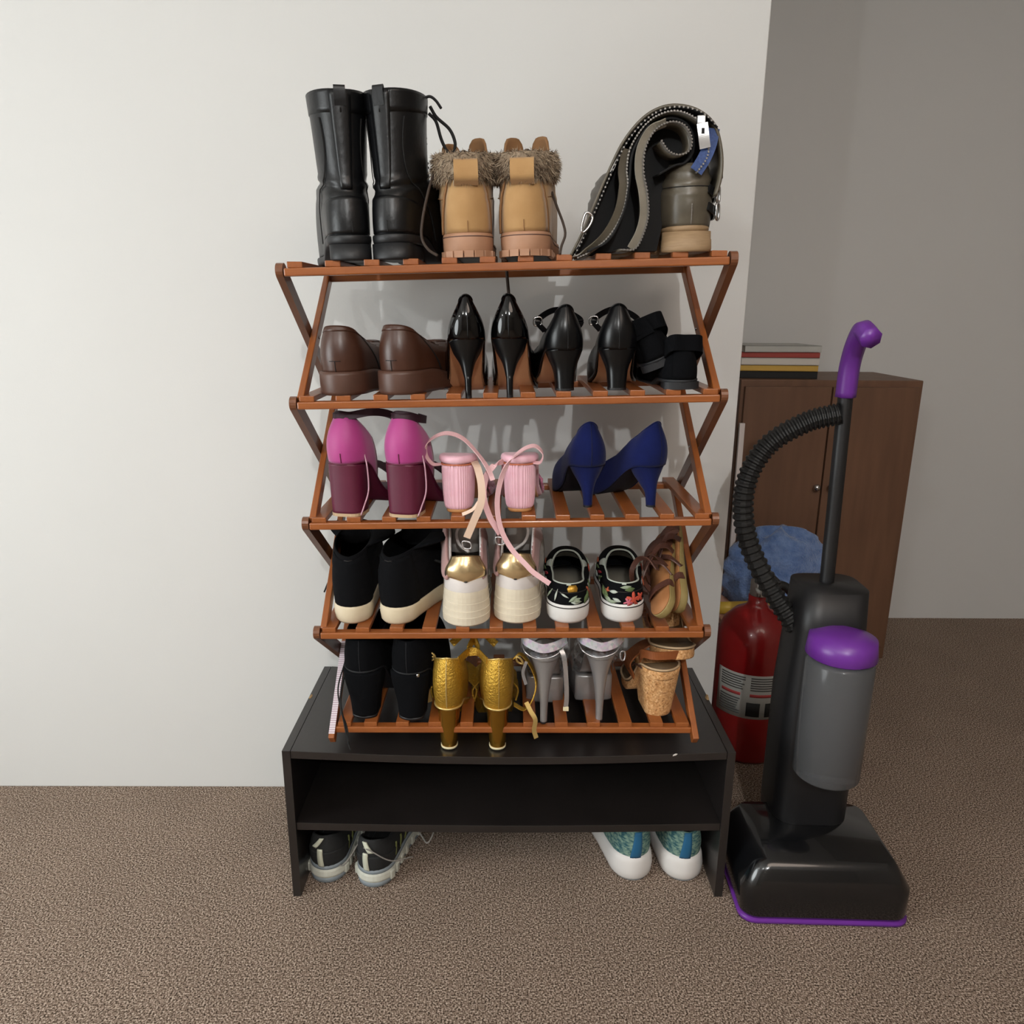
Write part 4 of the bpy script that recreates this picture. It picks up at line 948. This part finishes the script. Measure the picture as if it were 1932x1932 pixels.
# ---- gold peep heels, standing with their heels on the bench ------------------------------------
def gold_heel(label, loc, r, side):
    t = thing('gold_heel_shoe', label, 'shoe', loc, r, 'pair of metallic gold heels'); H = .088; L = .20
    zs = lambda u: (H-.052)*(1-smooth((u-.12)/.5))+.056
    S = outl(L, .048, .078, zs, 0, 2, .85, 0, .7)
    C = elli(.052, .025, .048, H+.108, H+.100, zs=-.004)
    U = Surf(loft(S, C, 18, 1.4, 1.2, .0095, ah=1.1))
    patch('heel_cup', U, 0, 0, 0, 0, 'gold_leather', t, .001, 18, 28, th=.003, fn=lambda a, b: (a*(1-.16*abs(2*b-1)**2.5), (b-.5)*.44))
    patch('cup_edge', U, 0, 0, 0, 0, 'gold_edge', t, .002, 2, 24, th=.005, fn=lambda a, b: ((.975+.025*a)*(1-.16*abs(2*b-1)**2.5), (b-.5)*.44))
    seam('back_seam', U, .03, .96, .0, 'gold_edge', t, .004 if side < 0 else .002, .0022, 14)
    tube('heel_band', [U.off(.01, (j-12)/24*.5, .0016) for j in range(25)], .0022, 'gold_edge', t, per=2)
    outsole(t, 'platform', 'gold_leather', L, .054, .080, lambda u: zs(u)-.004-.030*smooth((u-.35)/.2), zs, 0, 2, .001, 0, .85, .7)
    insole(t, 'cognac_leather', S, .002, .94)
    heel_stack(t, 'gold_heel', [(.029, .022, .027, H+.004, H-.002), (.029, .0205, .024, H*.8, None), (.028, .0185, .020, H*.45, None), (.027, .0155, .0165, .1*H, None), (.027, .015, .016, .004, None)], p=.9)
    T = np.array([elli(.027, .0162*s, .0172*s, z, None, 0, .9, 0, 24) for z, s in ((0, .92), (.0015, 1), (.005, 1))]); tubesurf('heel_tip', T, 'pearl_tip', t, True, True)
    # wide front bands and ankle tie
    for y_, h_, w_ in ((.150, .050, .038), (.115, .060, .024)):
        e = .041; z0 = float(zs(y_/L)); ribbon('front_band', [(-e, y_, z0-.004), (-e*1.05, y_, z0+h_*.5), (0, y_+.006, z0+h_), (e*1.05, y_, z0+h_*.5), (e, y_, z0-.004)], w_, .003, 'gold_leather', t, hint=(0, 1, .3))
    sg = side
    ribbon('ankle_tie', [U.off(.92, -sg*.12, .002), U.at(.95, -sg*.2)+(-sg*.012, .012, .002), (-sg*.055, .055, H+.100), (-sg*.030, .09, H+.122), (-sg*.0, .08, H+.100)], .014, .002, 'gold_leather', t, hint=(0, .3, 1))
    if sg < 0:
        c = U.off(.86, -.22, .008); tube('ring', [c+(-.008, -.002, 0), c+(0, -.002, .008), c+(.008, -.002, 0), c+(0, -.002, -.008)], .0022, 'gold_edge', t, closed=True, per=6); tube('ring_bar', [c+(-.013, -.002, -.001), c+(.006, -.002, .0)], .0016, 'gold_edge', t)
        ribbon('tie_end', [U.off(.42, -.26, .002), U.off(.38, -.25, .008)+(-.006, -.01, .0), U.off(.3, -.25, .008)+(-.007, -.012, -.012), U.off(.2, -.25, .006)+(-.006, -.012, -.026)], .0095, .0018, 'gold_edge', t, hint=(1, .4, 0))
    else:
        ribbon('ankle_loop', [U.off(.85, .2, .002), (.045, .045, H+.095), (.065, .04, H+.070), (.074, .03, H+.040), (.066, .02, H+.012), (.050, .015, H-.004), (.030, .012, H+.008)], .010, .002, 'gold_leather', t, hint=(.4, 1, 0))
        ribbon('tie_end', [(.052, .004, H+.016), (.060, -.006, H+.002), (.068, -.012, H-.012), (.066, -.014, H-.032), (.070, -.016, H-.048)], .0085, .0018, 'gold_edge', t, hint=(1, .3, 0))
        tube('ring', [U.off(.9, .2, .006)+(.004, -.002, 0), U.off(.9, .2, .006)+(.012, -.003, -.004), U.off(.9, .2, .006)+(.016, -.003, -.014), U.off(.9, .2, .006)+(.006, -.002, -.010)], .0022, 'gold_edge', t, closed=True, per=5)
    return t
gold_heel('metallic gold heel with a round ring clip, beside the black suede ankle boot', (-.126, -.012, bench_z(-.126)), (0, 0, math.radians(-3)), -1)
gold_heel('metallic gold heel with a looped ankle tie, beside the silver platform heels', (-.030, -.012, bench_z(-.03)), (0, 0, math.radians(4)), 1)

# ---- silver platform heels -------------------------------------------------------------------------
def silver_heel(label, loc, r, side):
    t = thing('platform_heel', label, 'shoe', loc, r, 'pair of silver platform heels'); H = .138; L = .20
    PLT = .056
    zs = lambda u: (H-PLT-.006)*(1-smooth((u-.12)/.42))+PLT+.006
    S = outl(L, .056, .080, zs, 0, 2, .85, 0, .7)
    R = []
    for a, ins in ((0, .002), (.06, 0), (.94, 0), (1, .002)):
        R.append(outl(L*.56-2*ins, .074-2*ins, .084-2*ins, PLT*a, L*.44+ins, 3, 1, 0, .7, hc=.06))
    tubesurf('platform', np.array(R), 'silver_paint', t, True, True)
    outsole(t, 'outsole', 'silver_paint', L, .056, .080, lambda u: zs(u)-.006, zs, 0, 2, .001, 0, .85, .7)
    obj('insole', (S-S.mean(0))*np.array([.96, .97, 1])+S.mean(0)+np.array([0, 0, .001]), zipcap(NT, 0), 'silver_bright', t, solid=.001)
    heel_stack(t, 'silver_paint', [(.028, .0275, .027, H+.001, H-.008), (.027, .022, .022, H-.016, H-.024), (.024, .015, .016, H-.04, H-.046), (.020, .0098, .011, H-.075, None), (.017, .0072, .008, .03, None), (.016, .0066, .0072, 0, None)], tip=('black_rubber', .003))
    # holographic heel strap carried by clear straps
    zz = H+.031
    ribbon('holographic_strap', [(-.044, .030, zz+.0), (-.036, .006, zz+.002), (-.006, -.006, zz-.006), (.022, -.002, zz-.001), (.040, .016, zz+.004)], .017, .0016, 'holographic', t, hint=(0, .1, 1))
    for sg in (-1, 1):
        ribbon('clear_strap', [(sg*.042, .024, zz), (sg*.046, .05, zz-.03), (sg*.040, .075, H-.030), (sg*.030, .06, H-.035)], .011, .0012, 'clear_plastic', t, hint=(0, .4, 1))
    tube('strap_wire', [(-.044, .028, zz-.008), (-.036, .004, H+.012), (-.012, -.006, H+.004), (.02, -.005, H+.012), (.040, .016, zz-.004)], .0014, 'silver_bright', t)
    V = []
    for i in range(9):
        a = PI*i/8
        for j in range(6):
            b = j/5; y_ = .105+.055*b; V.append((-.041*math.cos(a), y_, float(zs(y_/L))-.004+.052*math.sin(a)))
    obj('clear_vamp', V, [(i*6+j, i*6+j+1, (i+1)*6+j+1, (i+1)*6+j) for i in range(8) for j in range(5)], 'clear_plastic', t, solid=.001)
    if side < 0:
        ribbon('strap_end', [(.030, .0, zz-.010), (.036, -.006, H+.006), (.040, -.010, H-.03), (.042, -.014, H-.066), (.041, -.016, H-.088)], .0085, .0016, 'silver_bright', t, hint=(1, .3, 0))
        ribbon('strap_end', [(-.034, .01, H-.01), (-.040, .004, H-.03), (-.034, .0, H-.052)], .006, .0016, 'silver_bright', t, hint=(1, .3, 0))
        box('strap_tip', (.036, -.0185, H-.094), (.0465, -.0145, H-.086), 'pearl_tip', t, .001)
    else:
        tube('buckle', [(.034, .004, H+.010), (.042, .006, H+.008), (.041, .004, H-.006), (.034, .003, H-.004)], .0016, 'silver_bright', t, closed=True, per=4)
    return t
silver_heel('silver platform stiletto with a strap hanging free, beside the gold heels', spot(0, .055, -.002, -SLT*.6), rot(0, -4), -1)
silver_heel('silver platform stiletto beside the cork-heeled sandals', spot(0, .163, .002, -SLT*.4), rot(0, 2), 1)

# ---- cork-heeled sandals -----------------------------------------------------------------------------
def cork_sandal(label, loc, r):
    t = thing('cork_sandal', label, 'shoe', loc, r, 'pair of cork-heeled sandals'); H = .100; L = .20
    zs = lambda u: (H-.020)*(1-smooth((u-.14)/.5))+.022
    S = outl(L, .074, .082, zs, 0, 2, .9, 0, .7)
    R = [outl(l_, w_, w_*.95, z, y_, 6, 1, 0, .88) for l_, w_, z, y_ in ((.072, .050, 0, .016), (.074, .053, .004, .014), (.086, .064, H*.5, .007), (.096, .075, H, .0))]
    tubesurf('heel', smooth_rows(R, 4), 'cork', t, True, True)
    outsole(t, 'wedge', 'cork', L, .074, .082, lambda u: zs(u)-.020, zs, 0, 2, .001, 0, .9, .7)
    obj('insole', S+np.array([0, 0, .002]), zipcap(NT, 0), 'insole_olive', t, solid=.004)
    tube('edge_piping', [p+np.array([0, 0, .002]) for p in outl(L+.002, .0755, .0835, zs, -.001, 2, .9, 0, .7)[::2]], .0022, 'beige_tip', t, closed=True, per=2)
    ribbon('vamp_band', [(-.038, .105, .05), (-.042, .10, .085), (0, .095, .118), (.042, .10, .085), (.038, .105, .05)], .052, .003, 'cognac_leather', t, hint=(0, 1, -.25))
    ribbon('heel_band', [(-.036, .05, H), (-.038, .03, H+.026), (-.022, .002, H+.034), (.022, .002, H+.034), (.038, .03, H+.026), (.036, .05, H)], .016, .0026, 'cognac_leather', t, hint=(0, 0, 1))
    for sg in (-1, 1): tube('side_cord', [(sg*.037, .03, H-.004), (sg*.041, .06, H-.010), (sg*.042, .10, .06)], .0018, 'strap_brown', t)
    return t
cork_sandal('cork-heeled sandal with cognac strap, standing at the right end of the lowest tier', spot(0, .284, .012), rot(0, 7))
p = spot(0, .300, .204, .072)
cork_sandal('cork-heeled sandal lying over its mate, close under the fourth tier', p, (math.radians(15), 0, math.radians(183)))

# ---- shoes on the carpet under the bench ---------------------------------------------------------------
def runner(label, loc, r, side):
    t = thing('running_shoe', label, 'shoe', loc, r, 'pair of black running shoes'); L = .275
    K = [outl(L-2*i_, w_, w_+.016, lambda u, z=z: z+.012*smooth((u-.75)/.25)*(1 if z < .02 else .6), i_) for z, w_, i_ in ((0, .066, .008), (.004, .076, .002), (.016, .080, .001))]
    tubesurf('outsole', np.array(K), 'run_grey', t, True, True)
    K = [outl(L-2*i_, w_, w_+.016, lambda u, z=z: z+.008*smooth((u-.75)/.25), i_) for z, w_, i_ in ((.0155, .081, .001), (.020, .0845, -.001), (.030, .083, .000), (.034, .080, .002))]
    mid, _s = tubesurf('midsole', np.array(K), 'run_foam', t, True, True, sm=False)
    O = outl(L-.001, .082, .098, lambda u: .021+u*0, .0005)
    for i in range(6, NT-5, 2):
        if 26 < i < 30: continue
        p = O[i]; q = O[(i+1) % NT]-O[i-1]; ang = math.atan2(q[1], q[0])
        obj('sole_lug', boxv((-.0065, -.0035, -.010), (.0065, .003, .009)), BOXF, 'run_foam', mid, sm=False, loc=tuple(p), rot=(0, 0, ang), bev=.002)
    R = [outl(L-2*i_, w_, w_+.012, z, i_) for z, w_, i_ in ((.032, .080, .002), (.042, .077, .004))]
    tubesurf('rim', np.array(R), 'run_grey', t, True, True)
    S = outl(L-.010, .072, .086, .040, .006)
    C = outl(.135, .052, .060, lambda u: .112-.018*smooth(u/.35)+.022*smooth((u-.5)/.5), .006, 2, 1, 0, .6)
    G = loft(S, C, 14, 2.3, 1.8, .006); o, U = tubesurf('upper', G, 'run_black', t, solid=.004); insole(t, 'black_lining', S, .004, .86)
    patch('reflective_strip', U, 0, 0, 0, 0, 'reflective', t, .0032, 14, 2, fn=lambda a, b: (.02+.60*a, -.012+.014*(b-.5)*2))
    patch('reflective_tab', U, 0, 0, 0, 0, 'reflective', t, .0042, 8, 2, fn=lambda a, b: (.66+.28*a, -.012+side*(.034-.045*a)+.015*(b-.5)*2))
    for k in range(3): patch('side_stripe', U, 0, 0, 0, 0, 'run_accent', t, .0026, 6, 2, fn=lambda a, b, k=k: (.12+.42*a, .14+.035*k+.03*a+.006*b))
    patch('heel_counter', U, 0, 0, 0, 0, 'run_black', t, .0018, 8, 16, fn=lambda a, b: (.02+.5*a*(1-.4*abs(2*b-1)**2), (b-.5)*.36))
    for i in range(5):
        y = .125+.016*i; z = .122-.010*i; tube('lace', [(-.024, y, z-.006), (0, y+.003, z+.006), (.024, y, z-.006)], .0022, 'black_cord', t)
    if side > 0:
        tube('lace', [(.01, .13, .13), (.050, .10, .110), (.090, .07, .088), (.110, .05, .092), (.116, .07, .110), (.09, .10, .122)], .0018, 'zip_tape', t)
        tube('lace', [(-.02, .12, .12), (-.03, .02, .085), (-.045, -.008, .060), (-.062, .0, .046)], .0014, 'zip_tape', t)
        tube('lace', [(-.03, .02, .085), (.01, -.006, .098), (.05, .0, .078), (.085, .03, .070)], .0014, 'zip_tape', t)
    return t
runner('black running shoe on the carpet against the left bench panel', (-.383, .010, 0), (0, 0, math.radians(-4)), -1)
runner('black running shoe on the carpet with its lace trailing to the right', (-.290, -.002, 0), (0, 0, math.radians(-13)), 1)
def teal(label, loc, r):
    t = thing('knit_sneaker', label, 'shoe', loc, r, 'pair of teal knit sneakers'); L = .275
    outsole(t, 'outsole', 'run_grey', L-.010, .076, .094, -.0002, .004, .005)
    ztop = lambda u: .056-.010*smooth((u-.05)/.3)+.006*smooth((u-.5)/.4)
    R = []
    for a, ins, w_ in ((0, .006, .078), (.12, .001, .088), (.4, .0, .092), (.75, .003, .088), (1, .007, .080)):
        R.append(outl(L-2*ins, w_, w_+.012, lambda u, a=a: .002+(ztop(u)-.002)*a, ins, 2, .96))
    tubesurf('midsole', np.array(R), 'white_foam', t, True, True)
    S = outl(L-.016, .078, .088, lambda u: ztop(u)-.003, .008, 2, .96)
    C = outl(.13, .054, .060, lambda u: .118-.012*smooth(u/.4)+.02*smooth((u-.5)/.5), .004, 2, 1, 0, .6)
    G = loft(S, C, 14, 2.3, 1.8, .004); o, U = tubesurf('upper', G, 'teal_knit', t, solid=.004); insole(t, 'black_lining', S, .004, .86)
    patch('heel_stay', U, 0, 0, 0, 0, 'teal_stay', t, .0016, 10, 4, fn=lambda a, b: (.01+.98*a, -.012+.026*(b-.5)*2))
    for i in range(4):
        y = .12+.018*i; z = .130-.010*i; tube('lace', [(-.024, y, z-.006), (0, y+.003, z+.006), (.024, y, z-.006)], .0024, 'teal_stay', t)
    return t
teal('teal knit sneaker with thick white sole, nearer the middle of the bench', (.257, .018, 0), (0, 0, math.radians(12)))
teal('teal knit sneaker with thick white sole, against the right bench panel', (.357, .016, 0), (0, 0, math.radians(5)))

# ================================================================== things round the corner
t = thing('fire_extinguisher', 'red metal fire extinguisher with a printed label, behind the wall corner', 'extinguisher', (.627, .52, 0)); R = .095
lathe('cylinder', [(.0, 0), (R*.9, 0), (R, .012), (R, .30), (R*.97, .333), (R*.85, .365), (R*.6, .39), (.03, .405), (.024, .415), (.024, .435)], 'fire_red', t, 48)
lathe('valve', [(.02, .43), (.022, .435), (.022, .475), (.012, .48), (.012, .49)], 'steel', t, 16)
box('handle', (-.015, -.10, .475), (.015, .03, .487), 'plastic_dark', t, .004); box('lever', (-.013, -.11, .503), (.013, .03, .513), 'plastic_dark', t, .004)
tube('discharge_hose', [(.02, 0, .46), (.07, 0, .455), (.115, .0, .38), (.112, 0, .25), (.108, 0, .14)], .012, 'hose_black', t)
lathe('gauge', [(.0, 0), (.016, 0), (.016, .01), (.0, .012)], 'label_white', t, 20).location = (0, -.022, .45)
def curved(name, a0, a1, z0, z1, m_, rr, th=.0006, n=16):
    V = []
    for i in range(n+1):
        a = math.radians(a0+(a1-a0)*i/n)
        for z in (z0, z1): V.append((rr*math.sin(a), -rr*math.cos(a), z))
    return obj(name, V, [(2*i, 2*i+2, 2*i+3, 2*i+1) for i in range(n)], m_, t, solid=th)
lab = curved('label', -74, 40, .135, .255, 'label_white', R+.0006)
def line(a0, a1, z, h, m_): o_ = curved('label_print', a0, a1, z, z+h, m_, R+.0014, .0004, 10); o_.parent = lab; return o_
for i in range(6): line(-66, -26-random.randint(0, 6), .246-i*.0065, .003, 'label_text')
line(-64, -32, .196, .008, 'label_red'); line(-18, 20, .196, .008, 'label_red')
for i in range(7): line(-66, -30-random.randint(0, 8), .185-i*.0066, .0035, 'label_text')
for i in range(6): line(-18, 30-random.randint(0, 6), .246-i*.0065, .003, 'label_text')
line(-22, -2, .142, .038, 'label_black'); line(6, 24, .142, .038, 'label_black')

t = thing('wooden_stool', 'low wooden stool with a pale pink top behind the extinguisher', 'stool', (.80, .845, 0))
box('seat', (-.20, -.16, .26), (.20, .16, .28), 'pink_wood', t, .003)
box('apron', (-.185, -.15, .20), (.185, .15, .26), 'red_wood', t)
for sx in (-1, 1):
    for sy in (-1, 1): box('leg', (sx*.17-.018, sy*.13-.018, 0), (sx*.17+.018, sy*.13+.018, .21), 'red_wood', t, .002)
t = thing('paint_tube', 'yellow tube lying on the pink-topped stool', 'tube', (.70, .775, .28), (0, 0, math.radians(5)))
sweep('tube_body', [(-.10, 0, .018), (0, 0, .018), (.05, 0, .018)], [(.018*math.cos(2*PI*i/14), .018*math.sin(2*PI*i/14)) for i in range(14)], 'yellow_paint', t, per=3)
sweep('cap', [(.05, 0, .018), (.07, 0, .018)], [(.014*math.cos(2*PI*i/12), .014*math.sin(2*PI*i/12)) for i in range(12)], 'paper_white', t, per=2)
# fleece heaped on the stool
def heap(name, cx, cy, z0, rx, ry, rz, m_, seed):
    rs = np.random.RandomState(seed); V = []; F = []; nu, nv = 48, 24
    ph = rs.uniform(0, 6, 12)
    for i in range(nv+1):
        th = PI/2*i/nv*1.0
        for j in range(nu):
            a = 2*PI*j/nu; k = 1+.07*math.sin(3*a+ph[0]+2*th)+.05*math.sin(7*a+ph[1]-3*th)+.04*math.sin(11*th*2+ph[2]+2*a)
            V.append((cx+rx*k*math.cos(th)**.6*math.cos(a), cy+ry*k*math.cos(th)**.6*math.sin(a), z0+rz*math.sin(th)*(1+.06*math.sin(4*a+ph[3]))))
    F = [(i*nu+j, i*nu+(j+1) % nu, (i+1)*nu+(j+1) % nu, (i+1)*nu+j) for i in range(nv) for j in range(nu)]+[tuple(reversed(range(nu)))]
    return obj(name, V, F, m_, None)
tag(heap('fleece_blanket', .815, .905, .28, .165, .085, .215, 'blue_fleece', 2), 'blue fleece blanket heaped on the pink-topped stool', 'blanket')
t = thing('wooden_cabinet', 'tall brown wooden cabinet against the nook wall, behind the stool', 'cabinet', (.86, 1.20, 0))
box('body', (-.16, -.15, 0), (.40, .18, .93), 'door_brown', t, .003); box('door', (-.15, -.165, .05), (.115, -.15, .91), 'door_brown', t, .002); box('door', (.12, -.165, .05), (.385, -.15, .91), 'door_brown', t, .002)
for x in (.095, .14): lathe('knob', [(.004, 0), (.006, .012), (.011, .018), (.009, .026), (.0, .028)], 'steel', t, 14).matrix_basis = Matrix.Translation((x, -.165, .6)) @ Matrix.Rotation(PI/2, 4, 'X')
zz = .93
for i, (h_, m_, l_) in enumerate([(.022, 'label_black', 'black book at the bottom of the stack on the cabinet'), (.018, 'book_yellow', 'yellow book second from the bottom on the cabinet'), (.022, 'paper_white', 'white book in the middle of the stack on the cabinet'), (.016, 'book_red', 'red book second from the top on the cabinet'), (.02, 'label_white', 'grey book on top of the stack on the cabinet')]):
    t = thing('book', l_, 'book', (.83, 1.18, zz), (0, 0, math.radians(random.uniform(-4, 4))), 'books stacked on the brown cabinet')
    box('cover', (-.12, -.09, 0), (.12, .09, .002), m_, t); box('cover', (-.12, -.09, h_-.002), (.12, .09, h_), m_, t); box('pages', (-.115, -.086, .002), (.112, .086, h_-.002), 'paper_white', t); box('spine', (-.12, -.09, 0), (.12, -.088, h_), m_, t); zz += h_+.0005
t = thing('white_board', 'narrow white trim board leaning upright in front of the brown cabinet', 'board', (.702, 1.012, 0), (math.radians(-1), 0, 0)); box('board', (-.004, -.006, 0), (.012, .006, .80), 'white_trim', t, .001)

# upright vacuum cleaner beside the bench
t = thing('vacuum_cleaner', 'black and purple upright vacuum cleaner on the carpet right of the bench', 'vacuum', (.590, -.02, 0), (0, 0, math.radians(-2)))
def rslab(name, x0, x1, y0, y1, z0, z1, m_, r_=.02, top=.8):
    P = []; n = 6
    for cx, cy, a0 in ((x1-r_, y0+r_, -90), (x1-r_, y1-r_, 0), (x0+r_, y1-r_, 90), (x0+r_, y0+r_, 180)):
        for i in range(n): a = math.radians(a0+90*i/(n-1)); P.append((cx+r_*math.cos(a), cy+r_*math.sin(a)))
    c = ((x0+x1)/2, (y0+y1)/2); V = []
    lv = ((0, .985), (.06, 1), (.55, 1), (.85, .5+top*.47), (1, top))
    for f, s in lv: V += [(c[0]+(x-c[0])*s, c[1]+(y-c[1])*s, z0+(z1-z0)*f) for x, y in P]
    q = len(P); F = [(i*q+j, i*q+(j+1) % q, (i+1)*q+(j+1) % q, (i+1)*q+j) for i in range(len(lv)-1) for j in range(q)]+[tuple(reversed(range(q))), tuple((len(lv)-1)*q+j for j in range(q))]
    return obj(name, V, F, m_, t)
rslab('head', -.15, .17, -.075, .15, .012, .125, 'plastic_black', .03, .8)
rslab('head_trim', -.152, .172, -.077, .152, .003, .016, 'plastic_purple', .03, .98)
for sx in (-1, 1): 
    w_ = lathe('wheel', [(.0, 0), (.03, 0), (.034, .006), (.034, .018), (.03, .024), (.0, .024)], 'plastic_dark', t, 20); w_.matrix_basis = Matrix.Translation((.01+sx*.10-.012, .165, .034)) @ Matrix.Rotation(PI/2, 4, 'Y')
rslab('body', -.055, .095, .055, .20, .10, .62, 'plastic_dark', .04, .85)
lathe('dust_bin', [(.058, .26), (.062, .265), (.062, .50), (.056, .51)], 'dusty_clear', t, 28, (.02, .035)); lathe('bin_lid', [(.056, .51), (.064, .515), (.060, .55), (.03, .56)], 'plastic_purple', t, 28, (.02, .035))
tube('handle_tube', [(.02, .14, .60), (.02, .15, .80), (.02, .16, 1.0)], .014, 'plastic_dark', t); tube('grip', [(.02, .16, .98), (.02, .155, 1.05), (.02, .12, 1.10), (.02, .08, 1.09)], .019, 'plastic_purple', t)
# ribbed hose bowing out to the side
P = cr_path([(-.03, .12, .52), (-.085, .15, .60), (-.135, .17, .70), (-.148, .17, .80), (-.115, .17, .88), (-.05, .16, .93), (.01, .15, .95)], 30); V = []; F = []; q = 12; acc = 0
for i, p_ in enumerate(P):
    T = P[min(i+1, len(P)-1)]-P[max(i-1, 0)]; T /= np.linalg.norm(T); h_ = np.array([0, 1., 0])-T*T[1]; h_ /= np.linalg.norm(h_); b_ = np.cross(T, h_); rr = .021 if i % 4 < 2 else .0175
    V += [p_+(h_*math.cos(2*PI*j/q)+b_*math.sin(2*PI*j/q))*rr for j in range(q)]
F = [(i*q+j, i*q+(j+1) % q, (i+1)*q+(j+1) % q, (i+1)*q+j) for i in range(len(P)-1) for j in range(q)]
obj('hose', V, F, 'hose_black', t, sm=False)
